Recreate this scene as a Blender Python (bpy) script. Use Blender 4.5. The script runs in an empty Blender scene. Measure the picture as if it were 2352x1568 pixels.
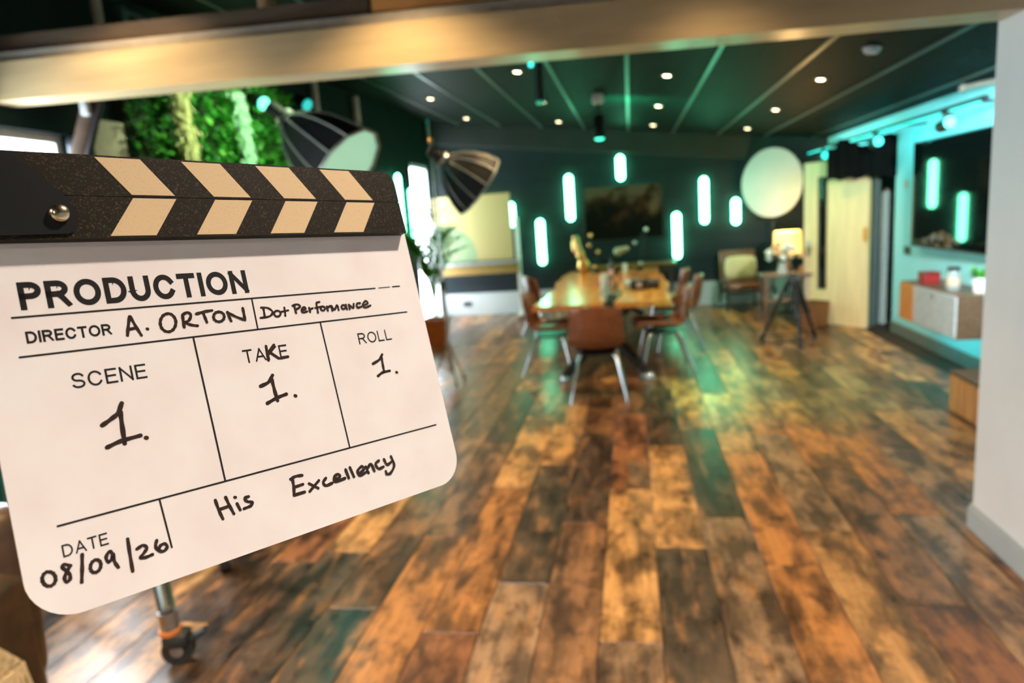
import bpy, bmesh, math, random
from mathutils import Vector, Matrix

random.seed(7)
scene = bpy.context.scene
COL = scene.collection
PI = math.pi

# ------------------------------------------------------------------ camera
cam_data = bpy.data.cameras.new('camera')
cam = bpy.data.objects.new('camera', cam_data)
COL.objects.link(cam)
right = Vector((0.98360, 0.16601, -0.07055))
up = Vector((0.03854, 0.18868, 0.98128))
fwd = Vector((-0.17622, 0.96790, -0.17919))
m = Matrix((right, up, -fwd)).transposed().to_4x4()
m.translation = Vector((0, 0, 1.65))
cam.matrix_world = m
cam_data.sensor_width = 36.0
cam_data.lens = 36.0 * 1580.0 / 2352.0
cam_data.clip_start = 0.02
cam_data.clip_end = 200
cam_data.dof.use_dof = True
cam_data.dof.focus_distance = 0.47
cam_data.dof.aperture_fstop = 5.8
scene.camera = cam

# ------------------------------------------------------------------ colour management
scene.view_settings.view_transform = 'Standard'
scene.view_settings.look = 'None'
scene.view_settings.exposure = 0.5
scene.view_settings.gamma = 1.0
scene.view_settings.use_curve_mapping = False
scene.cycles.use_denoising = True
scene.cycles.max_bounces = 5
scene.cycles.diffuse_bounces = 3
scene.cycles.glossy_bounces = 3
scene.cycles.transmission_bounces = 2
scene.cycles.use_adaptive_sampling = True
scene.cycles.adaptive_threshold = 0.06
scene.cycles.adaptive_min_samples = 16
scene.cycles.sample_clamp_indirect = 6.0
scene.cycles.caustics_reflective = False
scene.cycles.caustics_refractive = False

# ------------------------------------------------------------------ daylight (overcast sky seen through the windows)
world = bpy.data.worlds.new('world')
scene.world = world
world.use_nodes = True
bg = world.node_tree.nodes['Background']
bg.inputs['Color'].default_value = (0.80, 0.92, 1.0, 1)
bg.inputs['Strength'].default_value = 13.0

WARM = (1.0, 0.68, 0.36)
LIGHT_GAIN = 1.0


def kelvin_spot(name, loc, target, color, power, size_deg, blend=0.6, radius=0.04):
    ld = bpy.data.lights.new(name, 'SPOT')
    ld.color = color
    ld.energy = power * LIGHT_GAIN
    ld.spot_size = math.radians(size_deg)
    ld.spot_blend = blend
    ld.shadow_soft_size = radius
    o = bpy.data.objects.new(name, ld)
    COL.objects.link(o)
    o.location = loc
    d = Vector(target) - Vector(loc)
    o.rotation_euler = d.to_track_quat('-Z', 'Y').to_euler()
    return o


def portal(name, loc, size_y, size_z, normal):
    ld = bpy.data.lights.new(name, 'AREA')
    ld.shape = 'RECTANGLE'
    ld.size = size_y
    ld.size_y = size_z
    ld.cycles.is_portal = True
    o = bpy.data.objects.new(name, ld)
    COL.objects.link(o)
    o.location = loc
    o.rotation_euler = Vector(normal).to_track_quat('-Z', 'Z').to_euler()
    return o


# light levels
DOWN_W = {10.47: 16, 8.55: 55, 6.64: 65, 4.73: 78, 2.82: 66, 0.91: 205, -1.0: 205}   # watts per downlight, by row
NEON = 17.0
COOL_FILL_W = 600.0
WARM_NEAR = (1.0, 0.84, 0.70)
TEAL_W = 70.0
SHADE = 1.6
TVROT = 0.014

# ------------------------------------------------------------------ room numbers (metres)
XL, XR, YB, YN = -3.28, 2.97, 11.60, -2.6
PIER_X, PIER_Y = 1.58, 3.45


def ceil_z(x):
    return 2.84 - 0.126 * x


WINDOWS = [  # y0, y1, z0, z1 on the left wall
    (2.30, 3.76, 0.66, 2.31),
    (10.40, 11.46, 0.05, 2.55),
]
for (a, b, c, d) in WINDOWS:
    portal('window_portal', (XL - 0.14, (a + b) / 2, (c + d) / 2), b - a, d - c, (1, 0, 0))

# ------------------------------------------------------------------ materials
MATS = {}


def new_mat(name):
    mt = bpy.data.materials.new(name)
    mt.use_nodes = True
    MATS[name] = mt
    nt = mt.node_tree
    return mt, nt, nt.nodes['Principled BSDF']


def mat(name, col, rough=0.5, metal=0.0, var=0.12, scale=18.0, bump=0.0, coat=0.0, spec=0.5, emit=None, estr=0.0,
        stretch=(1, 1, 1), trans=0.0):
    if name in MATS:
        return MATS[name]
    mt, nt, b = new_mat(name)
    N, L = nt.nodes, nt.links
    tc = N.new('ShaderNodeTexCoord')
    mp = N.new('ShaderNodeMapping')
    mp.inputs['Scale'].default_value = stretch
    L.new(tc.outputs['Object'], mp.inputs['Vector'])
    nz = N.new('ShaderNodeTexNoise')
    nz.inputs['Scale'].default_value = scale
    nz.inputs['Detail'].default_value = 4
    L.new(mp.outputs['Vector'], nz.inputs['Vector'])
    rp = N.new('ShaderNodeValToRGB')
    e = rp.color_ramp.elements
    e[0].position, e[1].position = 0.3, 0.7
    e[0].color = tuple(c * (1 - var) for c in col) + (1,)
    e[1].color = tuple(min(1, c * (1 + var)) for c in col) + (1,)
    L.new(nz.outputs['Fac'], rp.inputs['Fac'])
    L.new(rp.outputs['Color'], b.inputs['Base Color'])
    b.inputs['Roughness'].default_value = rough
    b.inputs['Metallic'].default_value = metal
    b.inputs['Coat Weight'].default_value = coat
    b.inputs['Specular IOR Level'].default_value = spec
    b.inputs['Transmission Weight'].default_value = trans
    if emit:
        b.inputs['Emission Color'].default_value = tuple(emit) + (1,)
        b.inputs['Emission Strength'].default_value = estr
    if bump:
        bp = N.new('ShaderNodeBump')
        bp.inputs['Strength'].default_value = bump
        bp.inputs['Distance'].default_value = 0.01
        L.new(nz.outputs['Fac'], bp.inputs['Height'])
        L.new(bp.outputs['Normal'], b.inputs['Normal'])
    return mt


def glass_mat(name, tint=(1, 1, 1), refl=0.015):
    mt, nt, b = new_mat(name)
    N, L = nt.nodes, nt.links
    N.remove(b)
    out = N['Material Output']
    tr = N.new('ShaderNodeBsdfTransparent')
    tr.inputs['Color'].default_value = tint + (1,)
    gl = N.new('ShaderNodeBsdfGlossy')
    gl.inputs['Roughness'].default_value = 0.02
    lw = N.new('ShaderNodeLayerWeight')
    lw.inputs['Blend'].default_value = refl
    mx = N.new('ShaderNodeMixShader')
    L.new(lw.outputs['Fresnel'], mx.inputs['Fac'])
    L.new(tr.outputs[0], mx.inputs[1])
    L.new(gl.outputs[0], mx.inputs[2])
    L.new(mx.outputs[0], out.inputs['Surface'])
    return mt


def plank_mat(name, per_island=False):
    mt, nt, b = new_mat(name)
    N, L = nt.nodes, nt.links
    tc = N.new('ShaderNodeTexCoord')
    oi = N.new('ShaderNodeObjectInfo')
    geo = N.new('ShaderNodeNewGeometry')
    rnd = geo.outputs['Random Per Island'] if per_island else oi.outputs['Random']
    off = N.new('ShaderNodeMath'); off.operation = 'MULTIPLY'; off.inputs[1].default_value = 37.0
    L.new(rnd, off.inputs[0])
    add = N.new('ShaderNodeVectorMath'); add.operation = 'ADD'
    cmb = N.new('ShaderNodeCombineXYZ')
    for i in range(3):
        L.new(off.outputs[0], cmb.inputs[i])
    L.new(tc.outputs['Object'], add.inputs[0])
    L.new(cmb.outputs[0], add.inputs[1])

    def noise(scale, sc, detail=5, rough=0.6):
        mp = N.new('ShaderNodeMapping')
        mp.inputs['Scale'].default_value = sc
        L.new(add.outputs[0], mp.inputs['Vector'])
        nz = N.new('ShaderNodeTexNoise')
        nz.inputs['Scale'].default_value = scale
        nz.inputs['Detail'].default_value = detail
        nz.inputs['Roughness'].default_value = rough
        L.new(mp.outputs['Vector'], nz.inputs['Vector'])
        return nz.outputs['Fac']
    patch = noise(5.0, (1.6, 0.55, 1))
    wear = noise(9.0, (1.3, 0.8, 1), 7, 0.7)
    grain = noise(60.0, (1.0, 0.05, 1), 4)

    def ramp(src, p0, p1, c0, c1):
        r = N.new('ShaderNodeValToRGB')
        r.color_ramp.elements[0].position = p0
        r.color_ramp.elements[1].position = p1
        r.color_ramp.elements[0].color = c0 + (1,)
        r.color_ramp.elements[1].color = c1 + (1,)
        L.new(src, r.inputs['Fac'])
        return r.outputs['Color']

    def mult(a, bb, fac=1.0):
        x = N.new('ShaderNodeMix'); x.data_type = 'RGBA'; x.blend_type = 'MULTIPLY'
        x.inputs[0].default_value = fac
        L.new(a, x.inputs[6]); L.new(bb, x.inputs[7])
        return x.outputs[2]
    if per_island:
        r = N.new('ShaderNodeValToRGB')
        r.color_ramp.interpolation = 'CONSTANT'
        el = r.color_ramp.elements
        tones = [TONES[k] for k in ('dark', 'tan', 'brown', 'orange', 'grey', 'red')]
        el[0].position, el[0].color = 0.0, tones[0] + (1,)
        el[1].position, el[1].color = 0.2, tones[1] + (1,)
        for i in range(2, 6):
            q = el.new(0.2 + 0.16 * (i - 1)); q.color = tones[i] + (1,)
        L.new(rnd, r.inputs['Fac'])
        base = r.outputs['Color']
    else:
        base = oi.outputs['Color']
    streak = noise(7.0, (2.4, 0.45, 1), 6, 0.65)
    worn = N.new('ShaderNodeMix'); worn.data_type = 'RGBA'
    wf = N.new('ShaderNodeMapRange')
    wf.inputs['From Min'].default_value = 0.52; wf.inputs['From Max'].default_value = 0.66
    wf.inputs['To Max'].default_value = 0.65
    L.new(streak, wf.inputs['Value'])
    L.new(wf.outputs[0], worn.inputs[0])
    L.new(base, worn.inputs[6])
    worn.inputs[7].default_value = (0.34, 0.155, 0.045, 1)       # stain worn through to orange wood
    c = mult(worn.outputs[2], ramp(patch, 0.40, 0.58, (0.26, 0.23, 0.21), (1.12, 1.08, 1.0)))
    c = mult(c, ramp(wear, 0.36, 0.52, (0.42, 0.38, 0.35), (1.14, 1.09, 1.0)))
    c = mult(c, ramp(grain, 0.3, 0.7, (0.72, 0.7, 0.68), (1.1, 1.1, 1.1)))
    L.new(c, b.inputs['Base Color'])
    rr = N.new('ShaderNodeMapRange')
    rr.inputs['To Min'].default_value = 0.20
    rr.inputs['To Max'].default_value = 0.42
    L.new(wear, rr.inputs['Value'])
    L.new(rr.outputs[0], b.inputs['Roughness'])
    b.inputs['Specular IOR Level'].default_value = 0.62
    bp = N.new('ShaderNodeBump'); bp.inputs['Strength'].default_value = 0.25; bp.inputs['Distance'].default_value = 0.003
    L.new(grain, bp.inputs['Height'])
    L.new(bp.outputs['Normal'], b.inputs['Normal'])
    return mt


TONES = {
    'dark': (0.058, 0.036, 0.023),
    'brown': (0.165, 0.082, 0.038),
    'red': (0.20, 0.080, 0.034),
    'orange': (0.34, 0.145, 0.040),
    'tan': (0.43, 0.235, 0.085),
    'grey': (0.23, 0.145, 0.085),
}

# ------------------------------------------------------------------ mesh helpers


class MB:
    """collects shapes into one mesh"""

    def __init__(self):
        self.v, self.f = [], []

    def add(self, verts, faces):
        o = len(self.v)
        self.v += [tuple(p) for p in verts]
        self.f += [tuple(i + o for i in fc) for fc in faces]
        return self

    def box(self, c, s, rot=None):
        hx, hy, hz = s[0] / 2, s[1] / 2, s[2] / 2
        pts = [Vector((x, y, z)) for x in (-hx, hx) for y in (-hy, hy) for z in (-hz, hz)]
        if rot:
            pts = [rot @ p for p in pts]
        pts = [p + Vector(c) for p in pts]
        return self.add(pts, [(0, 1, 3, 2), (4, 6, 7, 5), (0, 4, 5, 1), (2, 3, 7, 6), (0, 2, 6, 4), (1, 5, 7, 3)])

    def bb(self, x0, x1, y0, y1, z0, z1):
        return self.box(((x0 + x1) / 2, (y0 + y1) / 2, (z0 + z1) / 2), (abs(x1 - x0), abs(y1 - y0), abs(z1 - z0)))

    def rbox(self, c, s, r, seg=3, rot=None):
        """box with rounded edges"""
        bm = bmesh.new()
        bmesh.ops.create_cube(bm, size=1.0)
        for vv in bm.verts:
            vv.co = Vector((vv.co.x * s[0], vv.co.y * s[1], vv.co.z * s[2]))
        bmesh.ops.bevel(bm, geom=bm.edges[:], offset=r, segments=seg, profile=0.5, affect='EDGES')
        bm.verts.index_update()
        pts = [(rot @ vv.co if rot else vv.co.copy()) + Vector(c) for vv in bm.verts]
        fs = [[q.index for q in fc.verts] for fc in bm.faces]
        bm.free()
        return self.add(pts, fs)

    def cyl(self, p0, p1, r0, r1=None, n=14, caps=True):
        r1 = r0 if r1 is None else r1
        p0, p1 = Vector(p0), Vector(p1)
        d = (p1 - p0).normalized()
        a = d.orthogonal().normalized()
        b = d.cross(a)
        pts = []
        for i in range(n):
            t = 2 * PI * i / n
            q = a * math.cos(t) + b * math.sin(t)
            pts += [p0 + q * r0, p1 + q * r1]
        fs = [(2 * i, 2 * ((i + 1) % n), 2 * ((i + 1) % n) + 1, 2 * i + 1) for i in range(n)]
        if caps:
            fs.append(tuple(2 * i for i in range(n))[::-1])
            fs.append(tuple(2 * i + 1 for i in range(n)))
        return self.add(pts, fs)

    def tube(self, path, r, n=8):
        path = [Vector(p) for p in path]
        rs = r if isinstance(r, (list, tuple)) else [r] * len(path)
        pts, fs = [], []
        a = None
        for i, p in enumerate(path):
            d = (path[min(i + 1, len(path) - 1)] - path[max(i - 1, 0)]).normalized()
            if a is None:
                a = d.orthogonal().normalized()
            else:
                a = (a - d * a.dot(d)).normalized()
            b = d.cross(a)
            for k in range(n):
                t = 2 * PI * k / n
                pts.append(p + (a * math.cos(t) + b * math.sin(t)) * rs[i])
        for i in range(len(path) - 1):
            for k in range(n):
                fs.append((i * n + k, i * n + (k + 1) % n, (i + 1) * n + (k + 1) % n, (i + 1) * n + k))
        fs.append(tuple(range(n))[::-1])
        fs.append(tuple((len(path) - 1) * n + k for k in range(n)))
        return self.add(pts, fs)

    def lathe(self, prof, n=20, base=(0, 0, 0), rot=None):
        """prof: (r, z) pairs turned about z"""
        pts, fs = [], []
        for (r, z) in prof:
            for k in range(n):
                t = 2 * PI * k / n
                p = Vector((r * math.cos(t), r * math.sin(t), z))
                if rot:
                    p = rot @ p
                pts.append(p + Vector(base))
        for i in range(len(prof) - 1):
            for k in range(n):
                fs.append((i * n + k, i * n + (k + 1) % n, (i + 1) * n + (k + 1) % n, (i + 1) * n + k))
        if prof[0][0] > 1e-4:
            fs.append(tuple(range(n))[::-1])
        if prof[-1][0] > 1e-4:
            fs.append(tuple((len(prof) - 1) * n + k for k in range(n)))
        return self.add(pts, fs)

    def ball(self, c, r, n=14, m_=9, s=(1, 1, 1)):
        prof = [(max(1e-5, math.sin(PI * i / m_)) * r, -math.cos(PI * i / m_) * r) for i in range(m_ + 1)]
        o = len(self.v)
        self.lathe(prof, n)
        for i in range(o, len(self.v)):
            p = self.v[i]
            self.v[i] = (p[0] * s[0] + c[0], p[1] * s[1] + c[1], p[2] * s[2] + c[2])
        return self

    def prism(self, poly, z0, z1):
        n = len(poly)
        pts = [(x, y, z0) for x, y in poly] + [(x, y, z1) for x, y in poly]
        fs = [tuple(range(n))[::-1], tuple(range(n, 2 * n))]
        fs += [(i, (i + 1) % n, n + (i + 1) % n, n + i) for i in range(n)]
        return self.add(pts, fs)

    def grid(self, rows):
        nr, nc = len(rows), len(rows[0])
        pts = [p for r in rows for p in r]
        fs = [(i * nc + j, i * nc + j + 1, (i + 1) * nc + j + 1, (i + 1) * nc + j) for i in range(nr - 1) for j in range(nc - 1)]
        return self.add(pts, fs)

    def shell(self, rows, t):
        """grid with thickness t (offset along vertex normals)"""
        nr, nc = len(rows), len(rows[0])
        R = [[Vector(p) for p in r] for r in rows]
        back = []
        for i in range(nr):
            rr = []
            for j in range(nc):
                du = R[i][min(j + 1, nc - 1)] - R[i][max(j - 1, 0)]
                dv = R[min(i + 1, nr - 1)][j] - R[max(i - 1, 0)][j]
                nn = du.cross(dv)
                nn = nn.normalized() if nn.length > 1e-9 else Vector((0, 0, 1))
                rr.append(R[i][j] + nn * t)
            back.append(rr)
        o = len(self.v)
        self.grid(R)
        self.grid([list(reversed(r)) for r in back])
        k = nr * nc
        A = lambda i, j: o + i * nc + j
        B = lambda i, j: o + k + i * nc + (nc - 1 - j)
        for i in range(nr - 1):
            self.f.append((A(i, 0), A(i + 1, 0), B(i + 1, 0), B(i, 0)))
            self.f.append((A(i + 1, nc - 1), A(i, nc - 1), B(i, nc - 1), B(i + 1, nc - 1)))
        for j in range(nc - 1):
            self.f.append((A(0, j + 1), A(0, j), B(0, j), B(0, j + 1)))
            self.f.append((A(nr - 1, j), A(nr - 1, j + 1), B(nr - 1, j + 1), B(nr - 1, j)))
        return self

    def data(self, name, material, smooth=None):
        me = bpy.data.meshes.new(name)
        me.from_pydata(self.v, [], self.f)
        bm = bmesh.new()
        bm.from_mesh(me)
        bmesh.ops.recalc_face_normals(bm, faces=bm.faces[:])
        bm.to_mesh(me)
        bm.free()
        if smooth:
            for p in me.polygons:
                p.use_smooth = True
            try:
                me.set_sharp_from_angle(angle=math.radians(smooth))
            except Exception:
                pass
        me.materials.append(material)
        return me

    def build(self, name, material, parent=None, smooth=40, loc=(0, 0, 0), rotz=0, **tags):
        o = bpy.data.objects.new(name, self.data(name, material, smooth))
        COL.objects.link(o)
        o.location = loc
        o.rotation_euler = (0, 0, rotz)
        if parent:
            o.parent = parent
        for k, val in tags.items():
            o[k] = val
        return o


def link_mesh(name, me, parent, loc=(0, 0, 0), **tags):
    o = bpy.data.objects.new(name, me)
    COL.objects.link(o)
    o.parent = parent
    o.location = loc
    for k, val in tags.items():
        o[k] = val
    return o


def thing(name, label, cat, loc=(0, 0, 0), rotz=0.0, group=None):
    o = bpy.data.objects.new(name, None)
    o.empty_display_size = 0.1
    COL.objects.link(o)
    o.location = loc
    o.rotation_euler = (0, 0, rotz)
    o['label'] = label
    o['category'] = cat
    if group:
        o['group'] = group
    return o


def copy_thing(root, loc, rotz, label):
    r = root.copy()
    COL.objects.link(r)
    r.location = loc
    r.rotation_euler = (0, 0, rotz)
    r['label'] = label
    for ch in list(root.children):
        c = ch.copy()
        COL.objects.link(c)
        c.parent = r
        for g in list(ch.children):
            d = g.copy()
            COL.objects.link(d)
            d.parent = c
    return r


def Rx(a): return Matrix.Rotation(a, 3, 'X')
def Ry(a): return Matrix.Rotation(a, 3, 'Y')
def Rz(a): return Matrix.Rotation(a, 3, 'Z')


def frame_to(d):
    """rotation that takes +z to direction d"""
    return Vector((0, 0, 1)).rotation_difference(Vector(d).normalized()).to_matrix()


# shared materials
black_metal = mat('black_metal', (0.012, 0.012, 0.013), 0.42, 0.3, 0.1)
black_plastic = mat('black_plastic', (0.014, 0.014, 0.015), 0.5)
chrome = mat('chrome', (0.72, 0.74, 0.77), 0.18, 1.0, 0.05)
steel = mat('brushed_steel', (0.55, 0.57, 0.58), 0.32, 1.0, 0.08)
white_paint = mat('white_paint', (0.74, 0.75, 0.76), 0.6, 0, 0.03, 4)
grey_paint = mat('grey_paint', (0.45, 0.47, 0.48), 0.6, 0, 0.05, 4)
white_metal = mat('white_metal', (0.78, 0.78, 0.75), 0.35)
leather = mat('brown_leather', (0.20, 0.066, 0.024), 0.36, 0, 0.22, 30, 0.15)
glass = glass_mat('clear_glass')

# ================================================================== THE ROOM
floor_base = MB().bb(XL - 0.2, 4.6, YN - 0.1, YB + 0.2, -0.12, -0.012).build(
    'floor', mat('subfloor', (0.05, 0.035, 0.025), 0.8), smooth=None, kind='structure')

# --- floor planks: rows along Y, 0.2425 m wide and 1.5 m long
PW, PL = 0.2425, 1.5
wood_floor = plank_mat('floor_wood')
wood_floor_far = plank_mat('floor_wood_far', True)
plank_box = MB().rbox((0, 0, -0.006), (PW - 0.003, PL - 0.003, 0.012), 0.0022, 1).data('plank', wood_floor, None)
JOINT = {0: 3.93, 1: 3.20, 2: 3.55, -1: 3.48, -2: 2.84, -3: 3.95, 3: 3.05, 4: 3.40, 5: 2.75, 6: 3.60, -4: 3.3, -5: 2.6}
TONE = {  # (row, index above the joint) as the photograph shows them
    (0, 0): 'red', (0, -1): 'tan', (0, -2): 'grey', (0, 1): 'brown',
    (1, 0): 'tan', (1, -1): 'dark', (1, 1): 'dark', (1, 2): 'grey',
    (2, 0): 'dark', (2, -1): 'grey', (2, 1): 'tan', (2, 2): 'brown',
    (-1, 0): 'dark', (-1, -1): 'brown', (-1, 1): 'brown', (-1, 2): 'tan',
    (-2, 0): 'dark', (-2, -1): 'grey', (-2, 1): 'tan', (-2, 2): 'brown',
    (-3, -1): 'orange', (-3, 0): 'tan', (-3, 1): 'grey', (-4, -1): 'orange', (-4, 0): 'brown', (-4, 1): 'dark',
    (3, -1): 'orange', (3, 0): 'orange', (3, 1): 'tan', (3, 2): 'dark',
    (4, -1): 'tan', (4, 0): 'grey', (4, 1): 'orange', (4, -2): 'grey',
    (5, -1): 'red', (5, 0): 'brown', (5, 1): 'orange', (5, 2): 'grey',
    (6, -1): 'grey', (6, 0): 'orange', (6, 1): 'brown', (-5, 0): 'brown', (-5, 1): 'grey',
}
prng = random.Random(11)
planks = []
for row in range(-13, 12):
    xc = -0.182 + PW * (row + 0.5)
    j = JOINT.get(row, 3.0 + prng.random() * PL)
    for k in range(-3, 7):
        y0 = j + k * PL
        if y0 < 0.2 or y0 > YB - 0.2:
            continue
        tone = TONE.get((row, k)) or prng.choice(['dark', 'dark', 'brown', 'brown', 'red', 'orange', 'tan', 'tan', 'grey', 'grey'])
        planks.append((y0, row, xc, tone))
mb_far = MB()
for (y0, row, xc, tone) in sorted(planks):
    if xc - PW / 2 < XL or xc + PW / 2 > XR + 0.03:
        continue
    if y0 + PL > YB:
        c = (y0 + YB) / 2
        mb_far.box((xc, c, -0.006), (PW - 0.003, YB - y0 - 0.003, 0.012))
        continue
    o = link_mesh('plank', plank_box, floor_base, (xc, y0 + PL / 2, 0))
    f_ = 0.85 + 0.3 * prng.random()
    o.color = tuple(min(1, c * f_) for c in TONES[tone]) + (1,)
for row in range(-13, 20):
    xc = -0.182 + PW * (row + 0.5)
    for k in range(-3, 3):
        y0 = -2.5 + (row * 0.53) % PL + k * PL - 1.0
        y1 = min(y0 + PL, JOINT.get(row, 0) and 99 or 99)
        y1 = min(y1, 0.2)
        if y0 < YN or y1 - y0 < 0.05 or xc < XL + 0.1 or xc > PIER_X:
            continue
        mb_far.box((xc, (y0 + y1) / 2, -0.007), (PW - 0.003, y1 - y0 - 0.003, 0.010))
mb_far.build('floor_plank_edge', wood_floor_far, floor_base, None, kind='stuff')

# --- ceiling: one tilted plane of dark boards with cover strips
ceil_mat = mat('ceiling_board', (0.011, 0.014, 0.011), 0.55, 0, 0.25, 3, 0, 0.0, 0.02, stretch=(8, 0.6, 1))
strip_mat = mat('ceiling_strip', (0.075, 0.10, 0.08), 0.35, 0, 0.1, spec=0.15)
ceiling = MB().add([(XL - 0.2, YN - 0.2, ceil_z(XL - 0.2) + 0.03), (4.6, YN - 0.2, ceil_z(4.6) + 0.03), (4.6, YB + 0.3, ceil_z(4.6) + 0.03), (XL - 0.2, YB + 0.3, ceil_z(XL - 0.2) + 0.03),
                    (XL - 0.2, YN - 0.2, ceil_z(XL - 0.2) + 0.15), (4.6, YN - 0.2, ceil_z(4.6) + 0.15), (4.6, YB + 0.3, ceil_z(4.6) + 0.15), (XL - 0.2, YB + 0.3, ceil_z(XL - 0.2) + 0.15)],
                   [(0, 1, 2, 3), (4, 7, 6, 5), (0, 4, 5, 1), (1, 5, 6, 2), (2, 6, 7, 3), (3, 7, 4, 0)]).build('ceiling', mat('ceiling_back', (0.01, 0.012, 0.012), 0.8), smooth=None, kind='structure')
CP = 0.68
tilt = Ry(math.atan(0.126))
for k in range(-5, 5):
    x0, x1 = k * CP + 0.02, (k + 1) * CP + 0.02
    xa, xb = max(x0, XL), min(x1, XR + 0.1)
    xm = (xa + xb) / 2
    for (ya, yb) in ((YN, 1.0), (1.0, 4.3), (4.3, 7.6), (7.6, YB)):
        MB().box((0, 0, 0), ((xb - xa) - 0.03, yb - ya - 0.004, 0.02), tilt).build(
            'ceiling_board', ceil_mat, ceiling, None, loc=(xm, (ya + yb) / 2, ceil_z(xm) + 0.012))
    if XL < x0 < XR:
        MB().box((0, 0, 0), (0.032, YB - YN, 0.012), tilt).build('cover_strip', strip_mat, ceiling, None, loc=(x0, (YB + YN) / 2, ceil_z(x0) - 0.004))

# --- walls
wall_dark = mat('dark_wall_paint', (0.010, 0.022, 0.020), 0.6, 0, 0.1, 3, spec=0.1)
wall_teal = mat('white_wall_paint', (0.33, 0.75, 0.80), 0.7, 0, 0.03, 3, spec=0.2)
H = 3.5


def wall_with_holes(name, x0, x1, ya, yb, holes, material):
    """wall in the YZ plane with rectangular openings (y0,y1,z0,z1), sorted by y"""
    w = MB()
    y = ya
    for (a, b, c, d) in holes:
        if a > y:
            w.bb(x0, x1, y, a, 0, H)
        if c > 0.001:
            w.bb(x0, x1, a, b, 0, c)
        w.bb(x0, x1, a, b, d, H)
        y = b
    w.bb(x0, x1, y, yb, 0, H)
    return w.build(name, material, None, None, kind='structure')


wall_with_holes('wall_left', XL - 0.14, XL, YN - 0.1, YB + 0.2, WINDOWS, wall_dark)
wall_near = MB().bb(XL, PIER_X, YN - 0.15, YN, 0, H).build('wall_near', white_paint, None, None, kind='structure')
wall_pier = MB().bb(PIER_X, PIER_X + 0.18, YN - 0.15, PIER_Y, 0, H).build('wall_pier', white_paint, None, None, kind='structure')
MB().bb(PIER_X + 0.18, XR + 0.15, PIER_Y - 0.15, PIER_Y, 0, H).build('wall_return', white_paint, None, None, kind='structure')
wall_r = wall_with_holes('wall_right', XR, XR + 0.14, PIER_Y, YB + 0.2, [(8.60, 9.95, 0, 2.10)], wall_teal)
# dark lobby behind the opening
lob = MB().bb(XR + 0.14, 4.5, 8.3, 8.4, 0, 2.45).bb(XR + 0.14, 4.5, 10.2, 10.3, 0, 2.45).bb(4.4, 4.5, 8.3, 10.3, 0, 2.45).bb(XR + 0.14, 4.5, 8.3, 10.3, 2.2, 2.3)
lob.build('wall_lobby', mat('lobby_dark', (0.02, 0.022, 0.022), 0.7), None, None, kind='structure')

# back wall with vertical slats above a plain plinth
slat_mat = mat('slat_charcoal', (0.036, 0.045, 0.052), 0.6, 0, 0.25, 6, spec=0.1, stretch=(3, 3, 0.6))
wall_back = MB().bb(XL - 0.1, 4.6, YB, YB + 0.15, 0, H).build('wall_back', mat('slat_gap', (0.012, 0.015, 0.017), 0.8), None, None, kind='structure')
slat_h = 2.5
slat_me = MB().bb(-0.014, 0.014, -0.02, 0, 0, slat_h).data('slat', slat_mat, None)
x = XL + 0.03
while x < XR - 0.01:
    link_mesh('slat', slat_me, wall_back, (x, YB, 0.38))
    x += 0.045
MB().bb(XL, XR, YB - 0.03, YB, 0, 0.38).build('plinth', mat('plinth_paint', (0.50, 0.51, 0.52), 0.6, 0, 0.05, 3), wall_back, None)
# sloping bulkhead above the slats
bx = [XL, XR]
MB().add([(XL, 11.36, ceil_z(XL) - 0.34), (XR, 11.36, ceil_z(XR) - 0.34), (XR, 11.36, ceil_z(XR)), (XL, 11.36, ceil_z(XL)),
          (XL, YB, ceil_z(XL) - 0.34), (XR, YB, ceil_z(XR) - 0.34), (XR, YB, ceil_z(XR)), (XL, YB, ceil_z(XL))],
         [(0, 1, 2, 3), (4, 7, 6, 5), (0, 4, 5, 1), (2, 6, 7, 3), (0, 3, 7, 4), (1, 5, 6, 2)]).build(
    'trim_1', mat('bulkhead_paint', (0.045, 0.046, 0.044), 0.6, 0, 0.1, 3, spec=0.05), None, None, kind='structure')
# skirtings
skirt = mat('skirting_grey', (0.42, 0.47, 0.49), 0.45, 0, 0.05, 3)


def skirting(name, x0, x1, y0, y1, h):
    o = MB().bb(x0, x1, y0, y1, 0, h).build(name, skirt, None, None, kind='structure')
    return o


sk = MB()
sk.bb(PIER_X - 0.016, PIER_X, YN, PIER_Y + 0.016, 0, 0.105).bb(PIER_X - 0.010, PIER_X, YN, PIER_Y + 0.010, 0.105, 0.125)
sk.bb(PIER_X - 0.016, PIER_X + 0.18, PIER_Y, PIER_Y + 0.016, 0, 0.105)
sk.build('baseboard_pier', skirt, None, None, kind='structure')
MB().bb(XR - 0.016, XR, PIER_Y, 8.6, 0, 0.13).build('baseboard_right', mat('skirting_dark', (0.16, 0.20, 0.18), 0.5), None, None, kind='structure')
skirting('baseboard_left', XL, XL + 0.016, YN, 10.6, 0.12)

# portal beam across the room, with a shallow stepped band on its top edge
beam_mat = mat('beam_paint', (0.47, 0.37, 0.21), 0.3, 0, 0.12, 5, 0, 0.0, stretch=(0.4, 3, 3))
sl = 0.022


def slab(x0, x1, y0, y1, zb, zt):
    f_ = lambda x_, z_: z_ - sl * x_
    return [(x0, y0, f_(x0, zb)), (x1, y0, f_(x1, zb)), (x1, y0, f_(x1, zt)), (x0, y0, f_(x0, zt)),
            (x0, y1, f_(x0, zb)), (x1, y1, f_(x1, zb)), (x1, y1, f_(x1, zt)), (x0, y1, f_(x0, zt))]


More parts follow.
